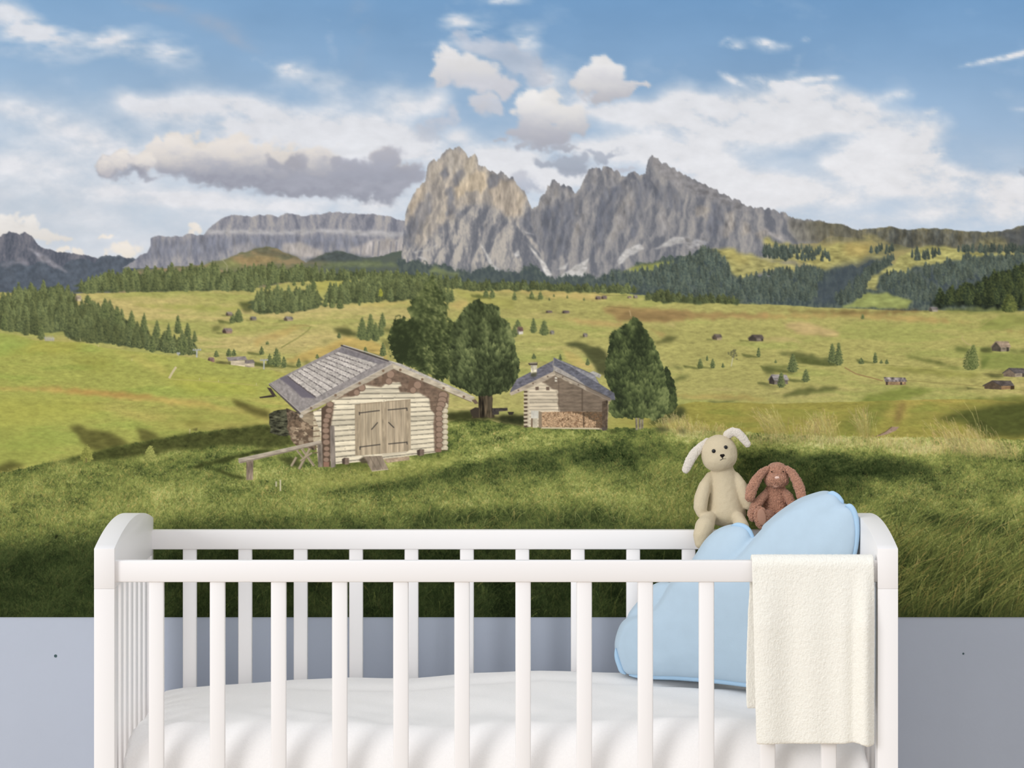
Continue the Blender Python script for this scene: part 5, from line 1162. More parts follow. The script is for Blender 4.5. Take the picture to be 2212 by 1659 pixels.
    poly(ZC([(945, 110), (1348, 245), (1376, 262), (590, 684), (322, 432)]), (154, 146, 141), rf, grain=.05, cell=(3, 3))
    q = pmask(ZC([(945, 110), (1348, 245), (1376, 262), (590, 684), (322, 432)]))
    x0, y0, M = q
    yy, xx = np.mgrid[y0:y0 + M.shape[0], x0:x0 + M.shape[1]].astype(np.float32)
    st = np.sin(((xx - x0) * .45 + (yy - y0) * .95) * 2.1) * .5 + .5
    put(x0, y0, M * (st > .72) * .22, col(104, 98, 100))
    poly(ZC([(945, 122), (1335, 250), (1240, 268), (905, 160)]), (122, 116, 118), rf, .85, 1, .05)
    poly(ZC([(410, 385), (470, 362), (730, 545), (700, 556), (600, 548), (520, 470)]), (104, 98, 108), rf, .85, 1)
    A0, A1, B0, B1 = np.array((910, 160)), np.array((1248, 262)), np.array((478, 366)), np.array((722, 548))
    rg = np.random.default_rng(12)
    NR = 11
    for k in range(NR):
        t0, t1 = k / NR, (k + 1) / NR
        p0, p1, p2, p3 = A0 + (B0 - A0) * t0, A1 + (B1 - A1) * t0, A1 + (B1 - A1) * t1, A0 + (B0 - A0) * t1
        poly(ZC([p0, p1, p2, p3]), tuple(np.array((194, 185, 175)) * rg.uniform(.94, 1.04)), rf, grain=.06, cell=(2, 3), seed=30 + k)
        # ragged dark butt line under each course
        m = 26
        top_, bot_ = [], []
        for j in range(m + 1):
            c_ = p3 + (p2 - p3) * j / m
            jag = rg.uniform(-9, 3) if j % 2 else rg.uniform(2, 11)
            top_.append(c_ + np.array((2, -6 + jag * .6)))
            bot_.append(c_ + np.array((2, 7 + jag * .3)))
        poly(ZC(top_ + bot_[::-1]), (92, 84, 84), rf, .95)
    line(ZC([(325, 436), (590, 690)]), 4.5, (86, 78, 74), rf)
    line(ZC([(322, 430), (592, 676)]), 1.6, (176, 168, 160), rf)
    # right slope and ridge
    poly(ZC([(935, 104), (1345, 232), (1450, 262), (1900, 462), (2085, 550), (2060, 560), (1376, 268), (1345, 245)]), (176, 168, 158), rf, grain=.07, cell=(2, 4))
    line(ZC([(935, 104), (1000, 124), (1180, 186), (1345, 240)]), 3, (74, 68, 68), rf)
    line(ZC([(955, 102), (1160, 164), (1300, 212)]), 2, (190, 184, 174), rf)
    line(ZC([(1390, 268), (1700, 402), (1905, 490), (2070, 560)]), 1.8, (92, 82, 74), rf)
    # barge boards
    bb = part('barge_board', 'pale board along the roof edge with nail pegs')
    poly(ZC([(586, 676), (1376, 258), (1384, 306), (606, 704)]), (178, 164, 142), bb, grain=.05, cell=(2, 10))
    line(ZC([(586, 678), (1376, 260)]), 1.4, (196, 186, 172), bb)
    poly(ZC([(1376, 258), (2078, 552), (2050, 588), (1384, 308)]), (196, 182, 156), bb, grain=.05, cell=(3, 8))
    line(ZC([(1384, 308), (2050, 588)]), 1.2, (112, 96, 78), bb)
    for x, y in [(1297, 322), (1096, 428), (890, 530), (682, 640), (1443, 314), (1630, 395), (1812, 470), (1985, 543)]:
        X, Y = ZC([(x, y)])[0]
        disc(X, Y, 2.8, 2.8, (128, 104, 82), bb)
    poly(ZC([(2050, 570), (2085, 565), (2110, 600), (2080, 606)]), (110, 92, 76), bb)
    X, Y = ZC([(598, 708)])[0]
    disc(X, Y, 4.6, 4.2, (198, 188, 170), part('gutter'), edge=(150, 140, 126))
    # rail, trestle
    rl = motif('railing', 'printed wooden rail on posts left of the log cabin on the mural')
    poly(ZC([(130, 1092), (190, 1080), (186, 1252), (128, 1254)]), (138, 120, 102), rl, grain=.1, cell=(12, 2))
    poly(ZC([(737, 955), (780, 950), (781, 1142), (742, 1144)]), (128, 116, 102), rl, grain=.1, cell=(12, 2))
    poly(ZC([(60, 1072), (768, 916), (776, 946), (78, 1112), (64, 1105)]), (176, 162, 142), rl, grain=.06, cell=(2, 10))
    line(ZC([(76, 1106), (776, 942)]), 2.2, (122, 108, 92), rl, .8)
    line(ZC([(62, 1072), (768, 917)]), 1.5, (200, 188, 168), rl, .8)
    tr = motif('sawhorse', 'printed crossed wooden sawhorse beside the log cabin on the mural')
    for a, w_ in [([(602, 985), (706, 1132)], 5.5), ([(672, 985), (578, 1160)], 5.5), ([(556, 1058), (512, 1136)], 5), ([(560, 1000), (620, 1070)], 4), ([(590, 1090), (690, 1020)], 4)]:
        line(ZC(a), w_, (168, 152, 124), tr)
        line(ZC([(a[0][0] + 8, a[0][1] + 4), (a[1][0] + 8, a[1][1] + 4)]), 1.3, (110, 96, 78), tr, .8)


def paint_hut2():
    h2 = motif('log_cabin', 'printed smaller hut with stone chimney and stacked firewood on the mural')
    part = lambda n, l=None: motif(n, l, h2)
    rf = part('roof', 'dark grey shingle roof')
    poly(ZH([(1050, 810), (1120, 785), (1215, 830), (1195, 870)]), (168, 164, 156), part('lean_to'), grain=.1)
    poly(ZH([(645, 622), (1000, 770), (1130, 830), (1190, 935), (1370, 1050), (1380, 1130), (1300, 1130), (655, 800), (640, 760)]), (102, 102, 110), rf, grain=.07, cell=(2, 4))
    poly(ZH([(645, 622), (860, 720), (1060, 810), (1130, 830), (1185, 938), (1090, 880), (860, 740), (700, 660)]), (150, 148, 150), rf, .8, 0, .07, (2, 4))
    poly(ZH([(638, 715), (700, 745), (900, 860), (1010, 945), (1010, 970), (655, 790), (632, 765)]), (168, 160, 150), rf, .95, 0, .05)
    poly(ZH([(645, 655), (640, 800), (400, 912), (118, 1060), (130, 1010), (205, 880), (360, 800)]), (108, 106, 114), rf, grain=.07, cell=(2, 4))
    poly(ZH([(646, 622), (652, 660), (634, 770), (628, 700)]), (140, 134, 130), rf)
    wl = part('wall', 'weathered plank wall half in tree shade')
    yl = [ZH([(0, 1000 + 42 * i)])[0][1] for i in range(-6, 12)]
    wall_ink(ZH([(330, 1000), (500, 915), (665, 828), (1010, 1000), (1300, 1130), (1285, 1480), (1200, 1482), (330, 1452)]), wl, yl, yl, 1140, 1310, (206, 190, 162), 15, .22, .12)
    poly(rough(ZH([(500, 920), (665, 828), (1010, 1000), (1300, 1130), (1285, 1480), (1160, 1480), (1160, 1300), (1000, 1275), (720, 1272), (685, 1180), (700, 1120), (680, 1060), (710, 1040), (640, 1000), (540, 935)]), 1, 6, 9), (112, 96, 80), wl, .88, 1, .06, (2, 8))
    for x in (705, 985):
        line(ZH([(x, 870 if x == 705 else 1000), (x, 1265)]), 3 if x == 985 else 1.2, (92, 78, 64), wl, .8)
    for pts in [[(425, 975), (466, 970), (466, 1012), (428, 1014)], [(553, 975), (593, 972), (593, 1013), (555, 1014)]]:
        poly(ZH(pts), (110, 92, 78), part('window', 'small square opening'))
    for y in (855, 888):
        poly(ZH([(657, y), (686, y + 4), (686, y + 24), (657, y + 24)]), (206, 196, 176), wl)
    for k in range(10):
        y = 1000 + k * 46
        poly(ZH([(284, y), (330, y - 4), (330, y + 22), (288, y + 24)]), (202, 186, 156), wl)
        poly(ZH([(288, y + 22), (345, y + 20), (345, y + 44), (292, y + 44)]), (88, 72, 58), wl)
    poly(ZH([(330, 985), (356, 985), (356, 1450), (330, 1450)]), (206, 192, 162), wl, .8)
    fw = part('firewood', 'wall of stacked round firewood ends')
    poly(ZH([(500, 1278), (820, 1268), (1222, 1276), (1222, 1462), (500, 1458)]), (118, 88, 62), fw, grain=.1)
    rg = np.random.default_rng(14)
    for k in range(1500):
        x, y = rg.uniform(500, 1222), rg.uniform(1274, 1458)
        sh = .55 if (x > 840 + 30 * math.sin(y * .05) and y < 1340 + 50 * math.sin(x * .012)) or x > 1150 else 1.0
        X, Y = ZH([(x, y)])[0]
        r = rg.uniform(.8, 1.6)
        disc(X, Y, r, r, tuple(np.array((214, 176, 134)) * rg.uniform(.7, 1.08) * sh), fw, .9)
    line(ZH([(1003, 1280), (1003, 1460)]), 2, (70, 54, 42), fw)
    poly(ZH([(495, 1454), (1192, 1464), (1190, 1482), (495, 1472)]), (206, 188, 154), fw)
    poly(ZH([(465, 1262), (500, 1275), (500, 1465), (465, 1462)]), (142, 124, 100), wl)
    bx = part('box', 'pale box on the wall')
    poly(ZH([(372, 1258), (463, 1260), (463, 1350), (375, 1350)]), (204, 198, 182), bx, grain=.03)
    poly(ZH([(395, 1350), (452, 1350), (448, 1462), (395, 1462)]), (198, 186, 160), bx, grain=.04)
    poly(ZH([(375, 1350), (395, 1350), (392, 1455), (372, 1455)]), (120, 100, 80), bx)
    poly(ZH([(1222, 1150), (1290, 1130), (1285, 1480), (1222, 1480)]), (84, 70, 56), wl, .9, 0, .12)
    poly(ZH([(1212, 1462), (1262, 1450), (1282, 1490), (1230, 1500)]), (88, 78, 70), part('stump'))
    bb = part('barge_board', 'pale board along the roof edge')
    poly(ZH([(116, 1044), (655, 782), (668, 830), (500, 918), (330, 1000), (135, 1078)]), (178, 162, 140), bb, grain=.05, cell=(2, 8))
    poly(ZH([(655, 782), (1010, 952), (1325, 1108), (1322, 1150), (1010, 1004), (668, 832)]), (166, 152, 132), bb, grain=.05, cell=(2, 8))
    poly(ZH([(1020, 960), (1325, 1108), (1322, 1150), (1030, 1010)]), (112, 98, 84), bb, .7, 1)
    line(ZH([(655, 790), (1010, 958), (1325, 1112)]), 1.4, (80, 72, 66), bb, .8)
    for x, y in [(573, 852), (398, 935), (223, 1015), (752, 855), (940, 948)]:
        X, Y = ZH([(x, y)])[0]
        disc(X, Y, 1.7, 1.7, (104, 86, 70), bb)
    ch = part('chimney', 'whitewashed stone chimney with flat cap')
    poly(ZH([(370, 705), (446, 703), (443, 812), (372, 815)]), (208, 198, 170), ch, grain=.08)
    poly(ZH([(338, 692), (452, 682), (450, 716), (352, 716)]), (78, 70, 62), ch)
    poly(ZH([(360, 684), (445, 680), (445, 694), (360, 698)]), (150, 140, 120), ch)
    patch(ZH([(370, 805), (444, 802), (430, 850), (372, 850)]), (84, 84, 60), .8, 1)


def paint_mural():
    paint_sky()
    paint_mountains()
    paint_valley()
    paint_meadows()
    paint_huts()
    paint_near_hills()
    paint_grass()
    paint_big_trees()
    paint_hut2()
    paint_cabin()
    # the slightly faded, matt look of printed paper
    grey = C @ np.array([.3, .59, .11], np.float32)
    C[:] = mix(C, grey[..., None] * np.ones(3, np.float32), .09 * np.ones_like(grey)) * .985 + 3

# ------------------------------------------------------------------
# materials
# ------------------------------------------------------------------
def material(name, rgb, rough=.6, spec=.3, bump=0.0, scale=60.0, vary=0.0, sheen=0.0, detail=4.0, stretch=None, vscale=None, kind='noise'):
    m = bpy.data.materials.new(name)
    m.use_nodes = True
    nt = m.node_tree
    b = nt.nodes['Principled BSDF']
    c = tuple(lin(rgb)) + (1,)
    b.inputs['Base Color'].default_value = c
    b.inputs['Roughness'].default_value = rough
    b.inputs['Specular IOR Level'].default_value = spec
    if sheen:
        b.inputs['Sheen Weight'].default_value = sheen
        b.inputs['Sheen Roughness'].default_value = .6
    tc = nt.nodes.new('ShaderNodeTexCoord')
    mp = nt.nodes.new('ShaderNodeMapping')
    nt.links.new(tc.outputs['Object'], mp.inputs['Vector'])
    if stretch:
        mp.inputs['Scale'].default_value = stretch
    def tex(sc):
        if kind == 'voronoi':
            n = nt.nodes.new('ShaderNodeTexVoronoi')
            n.inputs['Scale'].default_value = sc
            out = n.outputs['Distance']
        else:
            n = nt.nodes.new('ShaderNodeTexNoise')
            n.inputs['Scale'].default_value = sc
            n.inputs['Detail'].default_value = detail
            out = n.outputs['Fac']
        nt.links.new(mp.outputs['Vector'], n.inputs['Vector'])
        return out
    if bump:
        bp = nt.nodes.new('ShaderNodeBump')
        bp.inputs['Strength'].default_value = min(bump, 1.0)
        bp.inputs['Distance'].default_value = .002
        nt.links.new(tex(scale), bp.inputs['Height'])
        nt.links.new(bp.outputs['Normal'], b.inputs['Normal'])
    if vary:
        r = nt.nodes.new('ShaderNodeValToRGB')
        r.color_ramp.elements[0].position, r.color_ramp.elements[1].position = .3, .7
        r.color_ramp.elements[0].color = tuple(x * (1 - vary) for x in c[:3]) + (1,)
        r.color_ramp.elements[1].color = tuple(min(x * (1 + vary), .98) for x in c[:3]) + (1,)
        nt.links.new(tex(vscale or scale), r.inputs['Fac'])
        nt.links.new(r.outputs['Color'], b.inputs['Base Color'])
    return m


def ink_material(name):
    m = bpy.data.materials.new(name)
    m.use_nodes = True
    nt = m.node_tree
    b = nt.nodes['Principled BSDF']
    a = nt.nodes.new('ShaderNodeAttribute')
    a.attribute_name = 'ink'
    nt.links.new(a.outputs['Color'], b.inputs['Base Color'])
    b.inputs['Roughness'].default_value = .9
    b.inputs['Specular IOR Level'].default_value = .05
    return m


M_WALL = material('grey_blue_wall_paint', (187, 195, 210), .85, .1, .12, 90, .02, vscale=5)
M_FLOOR = material('pale_oak_floor', (196, 176, 150), .5, .3, .1, 30, .12, stretch=(1, 8, 1))
M_WHITE = material('white_lacquer', (244, 241, 240), .45, .2, .02, 200)
M_DUVET = material('white_cotton', (246, 243, 241), .9, .1, .22, 420, .015, sheen=.1, vscale=300)
M_BLUE = material('light_blue_velvet', (182, 203, 219), .9, .1, .10, 500, .02, sheen=.15, vscale=40)
M_PIPE = material('light_blue_piping', (172, 203, 228), .85, .12, .05, 600)
M_TOWEL = material('cream_terry', (243, 240, 230), .95, .05, .6, 420, .03, sheen=.1, vscale=240)
M_CREAM = material('cream_plush', (208, 193, 163), .95, .05, .4, 900, .04, sheen=.15, vscale=700)
M_CREAMEAR = material('pale_fleece', (232, 222, 208), .95, .05, .8, 900, .05, sheen=.3, vscale=800)
M_BROWN = material('brown_boucle', (178, 130, 106), .95, .05, .9, 600, .34, sheen=.25, vscale=520)
M_MUZZLE = material('dusty_pink_plush', (204, 158, 136), .95, .05, .6, 700, .15, sheen=.2, vscale=600)
M_SOLE = material('smooth_sole', (176, 136, 116), .9, .05, .1, 400, .03)
M_NOSEPINK = material('pale_pink_stitching', (236, 204, 190), .9, .1, .4, 700)
M_BLACK = material('glossy_black_bead', (14, 12, 12), .25, .5)
M_THREAD = material('black_thread', (34, 28, 26), .8, .1)
M_SPECK = material('dark_speck', (74, 96, 100), .9, .1)


# ------------------------------------------------------------------
# object helpers
# ------------------------------------------------------------------
def link(name, me, parent=None, mat=None, smooth=True):
    o = bpy.data.objects.new(name, me)
    COL.objects.link(o)
    if parent is not None:
        o.parent = parent
        o.matrix_parent_inverse = parent.matrix_world.inverted() if parent.type != 'EMPTY' else Matrix.Translation(-parent.location)
    if mat is not None:
        me.materials.append(mat)
    if smooth and len(me.polygons):
        me.polygons.foreach_set('use_smooth', [True] * len(me.polygons))
    return o


def mesh(name, bm):
    me = bpy.data.meshes.new(name)
    bm.normal_update()
    bm.to_mesh(me)
    bm.free()
    return me


def thing(name, label, cat, loc, group=None):
    o = bpy.data.objects.new(name, None)
    COL.objects.link(o)
    o.location = loc
    o.empty_display_size = .05
    tag(o, label, cat, group)
    return o


def tag(o, label=None, cat=None, group=None, kind=None):
    for k, v in (('label', label), ('category', cat), ('group', group), ('kind', kind)):
        if v:
            o[k] = v
    return o


def box_bm(x0, x1, y0, y1, z0, z1, bev=.002, seg=2):
    bm = bmesh.new()
    bmesh.ops.create_cube(bm, size=1)
    for v in bm.verts:
        v.co = ((x0 + x1) / 2 + v.co.x * (x1 - x0), (y0 + y1) / 2 + v.co.y * (y1 - y0), (z0 + z1) / 2 + v.co.z * (z1 - z0))
    if bev:
        bmesh.ops.bevel(bm, geom=list(bm.edges), offset=bev, segments=seg, profile=.5, affect='EDGES')
    return bm


def flat(o):
    o.data.polygons.foreach_set('use_smooth', [False] * len(o.data.polygons))
    return o


def sharp(o, ang=35):
    """smooth bevels, crisp faces"""
    try:
        o.data.set_sharp_from_angle(angle=math.radians(ang))
    except Exception:
        pass
    return o


def catmull(pts, n=6, closed=True):
    P = [np.array(p, float) for p in pts]
    m = len(P)
    out = []
    rng = range(m) if closed else range(m - 1)
    for i in rng:
        a = P[(i - 1) % m] if closed or i > 0 else P[i]
        b, c = P[i], P[(i + 1) % m]
        d = P[(i + 2) % m] if closed or i + 2 < m else c
        for k in range(n):
            t = k / n
            out.append(.5 * ((2 * b) + (c - a) * t + (2 * a - 5 * b + 4 * c - d) * t * t + (3 * b - a - 3 * c + d) * t ** 3))
    if not closed:
        out.append(P[-1])
    return out


def tube_bm(pts, radii, seg=10, bm=None, closed=False):
    """round tube through 3-D points with a radius at each, rounded ends"""
    bm = bm or bmesh.new()
    P = [Vector(p) for p in pts]
    if not closed and not np.isscalar(radii):
        pass
    n = len(P)
    R = [radii] * n if np.isscalar(radii) else list(radii)
    rings = []
    up = Vector((0.3, 1, 0.2)).normalized()
    for i in range(n):
        t = ((P[(i + 1) % n] if (closed or i + 1 < n) else P[i]) - (P[i - 1] if (closed or i) else P[i])).normalized()
        a = t.cross(up)
        if a.length < 1e-4:
            a = t.cross(Vector((1, 0, 0)))
        a.normalize()
        b = t.cross(a).normalized()
        rings.append([bm.verts.new(P[i] + (a * math.cos(q) + b * math.sin(q)) * R[i]) for q in [2 * math.pi * k / seg for k in range(seg)]])
    for i in range(n if closed else n - 1):
        r0, r1 = rings[i], rings[(i + 1) % n]
        for k in range(seg):
            bm.faces.new((r0[k], r0[(k + 1) % seg], r1[(k + 1) % seg], r1[k]))
    if not closed:
        bm.faces.new(rings[0][::-1])
        bm.faces.new(rings[-1])
    return bm


def ball(bm, c, r, rot=None, seg=20):
    """ellipsoid (r scalar or 3-vector) added to a bmesh"""
    r = Vector((r, r, r)) if np.isscalar(r) else Vector(r)
    M = Matrix.Translation(Vector(c)) @ (rot or Matrix.Identity(4)) @ Matrix.Diagonal((*r, 1))
    bmesh.ops.create_uvsphere(bm, u_segments=seg, v_segments=max(seg // 2, 6), radius=1, matrix=M)
    return bm


def limb(bm, pts, radii, squash=1.0):
    """chain of overlapping balls: a soft tapering limb"""
    for i in range(len(pts) - 1):
        a, b = Vector(pts[i]), Vector(pts[i + 1])
        d = (b - a).length
        n = max(int(d / (min(radii[i], radii[i + 1]) * .28)), 1)
        for k in range(n + (i == len(pts) - 2)):
            t = k / n
            r = radii[i] + (radii[i + 1] - radii[i]) * t
            ball(bm, a.lerp(b, t), (r, r * squash, r), seg=14)


def fuse(name, bm, voxel, smooth=6, factor=.5):
    """one continuous skin over overlapping solids"""
    me = mesh(name, bm)
    o = bpy.data.objects.new(name + '_tmp', me)
    COL.objects.link(o)
    md = o.modifiers.new('r', 'REMESH')
    md.mode = 'VOXEL'
    md.voxel_size = voxel
    ms = o.modifiers.new('s', 'SMOOTH')
    ms.factor, ms.iterations = factor, smooth
    dg = bpy.context.evaluated_depsgraph_get()
    dg.update()
    out = bpy.data.meshes.new_from_object(o.evaluated_get(dg))
    bpy.data.objects.remove(o)
    bpy.data.meshes.remove(me)
    out.name = name
    return out


def fuzz(me, amp, freq, seed=0, amp2=0, freq2=1):
    """push the surface in and out along its normals: curly or terry pile"""
    off = Vector((seed * 7.3, seed * 3.1, seed * 1.7))
    n = len(me.vertices)
    nor = [v.normal.copy() for v in me.vertices]
    for v, nn in zip(me.vertices, nor):
        h = mnoise.noise(v.co * freq + off) * amp
        if amp2:
            h += mnoise.noise(v.co * freq2 + off) * amp2
        v.co += nn * h
    me.update()


# ------------------------------------------------------------------
# the room
# ------------------------------------------------------------------
wall = link('wall_back', mesh('wall_back', box_bm(-2.6, 2.6, WALL_D, WALL_D + .12, 0, 2.75, 0)), None, M_WALL, False)
tag(wall, 'grey-blue painted back wall behind the crib', None, None, 'structure')
for px, py, r in [(120, 1417, 3.4), (2081, 1412, 2.2)]:
    bm = bmesh.new()
    bmesh.ops.create_circle(bm, cap_ends=True, segments=12, radius=r / 1230.8, matrix=Matrix.Translation(at(px, py, WALL_D - .0004)) @ Matrix.Rotation(math.pi / 2, 4, 'X'))
    link('speck', mesh('speck', bm), wall, M_SPECK, False)
floor = link('floor', mesh('floor', box_bm(-2.6, 2.6, 3.6, WALL_D + .12, -.06, 0, 0)), None, M_FLOOR, False)
tag(floor, 'pale wooden floor under the crib', None, None, 'structure')

# ------------------------------------------------------------------
# the mural: a paper print with each printed motif its own piece
# ------------------------------------------------------------------
S_WALL = F_PX / WALL_D
INK_GAIN = 1.0


def soft_sample(A, e=.25):
    k = np.array([e, 1 - 2 * e, e], np.float32)
    P = np.pad(A, ((1, 1), (1, 1), (0, 0)), mode='edge')
    P = P[:, :-2] * k[0] + P[:, 1:-1] * k[1] + P[:, 2:] * k[2]
    return P[:-2] * k[0] + P[1:-1] * k[1] + P[2:] * k[2]


def paper_xyz(px, py, lift):
    px, py = np.asarray(px, np.float64), np.asarray(py, np.float64)
    return np.stack([(px - 1106) / S_WALL, np.full_like(px, WALL_D - lift), CAM_Z - (py - VY) / S_WALL], -1)


def ink_mesh(name, co, faces, rgb):
    me = bpy.data.meshes.new(name)
    me.vertices.add(len(co))
    me.vertices.foreach_set('co', co.astype(np.float32).ravel())
    me.loops.add(faces.size)
    me.loops.foreach_set('vertex_index', faces.astype(np.int32).ravel())
    me.polygons.add(len(faces))
    me.polygons.foreach_set('loop_start', np.arange(0, faces.size, 4, dtype=np.int32))
    me.update(calc_edges=True)
    at_ = me.color_attributes.new('ink', 'FLOAT_COLOR', 'POINT')
    c = np.ones((len(co), 4), np.float32)
    c[:, :3] = np.clip(lin(np.clip(rgb, 0, 255)) * INK_GAIN, 0, .97)
    at_.data.foreach_set('color', c.ravel())
    return me


def build_mural():
    paint_mural()
    ink = ink_material('mural_print')
    soft = soft_sample(np.clip(C, 0, 255))
    fine = soft_sample(np.clip(C, 0, 255), .16)
    # the sheet itself runs on past the frame; its print carries on there
    mx, mt, st = 900, 600, 8
    gx = np.linspace(-mx, PW + mx, int((PW + 2 * mx) / st) + 1)
    gy = np.linspace(-mt, 1333.0, int((1333 + mt) / st) + 1)
    X, Y = np.meshgrid(gx, gy)
    rx = np.clip(np.where(X < 0, -X, np.where(X > PW - 1, 2 * (PW - 1) - X, X)), 0, PW - 1).astype(int)
    ry = np.clip(np.where(Y < 0, 280 - np.abs(280 - np.abs(Y) % 560), Y), 0, PH - 1).astype(int)
    rgb = blur(soft, 2)[ry, rx].reshape(-1, 3)
    nx, ny = len(gx), len(gy)
    a = (np.arange(ny - 1)[:, None] * nx + np.arange(nx - 1)[None]).ravel()
    me = ink_mesh('wall_mural', paper_xyz(X.ravel(), Y.ravel(), .0010), np.stack([a, a + nx, a + nx + 1, a + 1], -1), rgb)
    root = link('wall_mural', me, None, ink, False)
    tag(root, 'large photo mural of an alpine meadow with log cabins and mountains covering the upper wall', 'wall mural')
    objs = {}

    def add(i):
        if i in objs:
            return objs[i]
        name, label, par = MOTIFS[i]
        p = add(par) if par else root
        cos, fcs, cols, base = [], [], [], 0
        for step, y0, y1 in ((4, 0, 304), (2, 304, 740), (1, 740, 1332)):
            sub = ID[y0:y1, :] == i
            if not sub.any():
                continue
            rows, cols_ = np.nonzero(sub.any(1))[0], np.nonzero(sub.any(0))[0]
            r0, r1 = rows[0] // step, rows[-1] // step + 1
            c0, c1 = cols_[0] // step, cols_[-1] // step + 1
            cell = ID[y0 + r0 * step + step // 2: y0 + r1 * step:step, c0 * step + step // 2:c1 * step:step] == i
            rr, cc = np.nonzero(cell)
            if not len(rr):
                continue
            w = c1 - c0 + 1
            q = rr * w + cc
            F = np.stack([q, q + w, q + w + 1, q + 1], -1)
            used, inv = np.unique(F, return_inverse=True)
            vy, vx = used // w, used % w
            px, py = (c0 + vx) * step, y0 + (r0 + vy) * step
            cos.append(paper_xyz(px, np.where(py >= 1332, 1333, py), .0014))
            fcs.append(inv.reshape(F.shape) + base)
            cols.append((fine if step == 1 else soft)[np.clip(py, 0, PH - 1), np.clip(px, 0, PW - 1)])
            base += len(used)
        if cos:
            o = link(name, ink_mesh(name, np.concatenate(cos), np.concatenate(fcs), np.concatenate(cols)), p, ink, False)
        elif any(m[2] == i for m in MOTIFS.values()):
            o = bpy.data.objects.new(name, None)
            COL.objects.link(o)
            o.parent = p
        else:
            return None
        if label:
            o['label'] = label
        if name in ('forest', 'grass'):
            o['kind'] = 'stuff'
        objs[i] = o
        return o
    for i in MOTIFS:
        add(i)


build_mural()

# ------------------------------------------------------------------
# the crib
# ------------------------------------------------------------------
XL, XR = -.655, .605                        # outer faces of the end panels
D0, D3 = 5.83, 6.465                        # front and back of the end panels
TH = .032
RAIL_Z0, RAIL_Z1 = .8155, .8495
SEAM = .806


def build_crib():
    crib = thing('crib', 'white slatted wooden baby crib with arched end panels', 'crib', ((XL + XR) / 2, (D0 + D3) / 2, 0))
    w = lambda n, bm, sh=True: sharp(link(n, mesh(n, bm), crib, M_WHITE))
    arch = lambda t: .869 + .0265 * (1 - ((t - .317) / .317) ** 2) if 0 <= t <= .635 else .869
    for x0, x1, side in ((XL, XL + TH, 'left'), (XR - TH, XR, 'right')):
        # arched panel
        bm = bmesh.new()
        prof = [(D0 + t, arch(t)) for t in np.linspace(0, D3 - D0, 25)]
        ring = [(D0, SEAM)] + prof + [(D3, SEAM)]
        vs0 = [bm.verts.new((x0, y, z)) for y, z in ring]
        vs1 = [bm.verts.new((x1, y, z)) for y, z in ring]
        f0, f1 = bm.faces.new(vs0), bm.faces.new(vs1[::-1])
        n = len(ring)
        for k in range(n):
            bm.faces.new((vs0[k], vs1[k], vs1[(k + 1) % n], vs0[(k + 1) % n]))
        bmesh.ops.recalc_face_normals(bm, faces=bm.faces)
        ed = [e for e in bm.edges if len(e.link_faces) == 2 and e.calc_face_angle(0) > .5]
        bmesh.ops.bevel(bm, geom=ed, offset=.0007, segments=2, profile=.5, affect='EDGES')
        w('end_panel', bm)
        for y0, y1 in ((D0, D0 + .045), (D3 - .045, D3)):
            w('leg', box_bm(x0, x1, y0, y1, 0, SEAM - .0001, .0007))
        # upright slats of the end, and its lower rail
        ns = 7
        xs0, xs1 = (x0 + .006, x1 - .004) if side == 'left' else (x0 + .004, x1 - .006)
        for k in range(ns):
            yc = D0 + .045 + (D3 - D0 - .09) * (k + .5) / ns
            w('slat', box_bm(xs0, xs1, yc - .017, yc + .017, .36, SEAM + .002, .004))
        w('lower_rail', box_bm(x0 + .005, x1 - .005, D0 + .04, D3 - .04, .30, .362, .003))
    # long sides: rails and slats
    for d0, label in ((5.838, 'front'), (6.438, 'back')):
        w('rail', box_bm(XL + TH - .002, XR - TH + .002, d0, d0 + .020, RAIL_Z0, RAIL_Z1, .003))
        w('lower_rail', box_bm(XL + TH - .002, XR - TH + .002, d0, d0 + .020, .30, .36, .003))
        dd = d0 + .002
        for k in range(12):
            px = 337.4 + 132.1 * k if label == 'front' else 409.6 + 119.8 * k
            X = (px - 1106) * (d0 + .004) / F_PX
            w('slat', box_bm(X - .0121, X + .0121, d0 + .003, d0 + .017, .355, RAIL_Z0 + .002, .0035))
    w('base_board', box_bm(XL + TH + .001, XR - TH - .001, 5.862, 6.434, .395, .413, .002))
    return crib


build_crib()


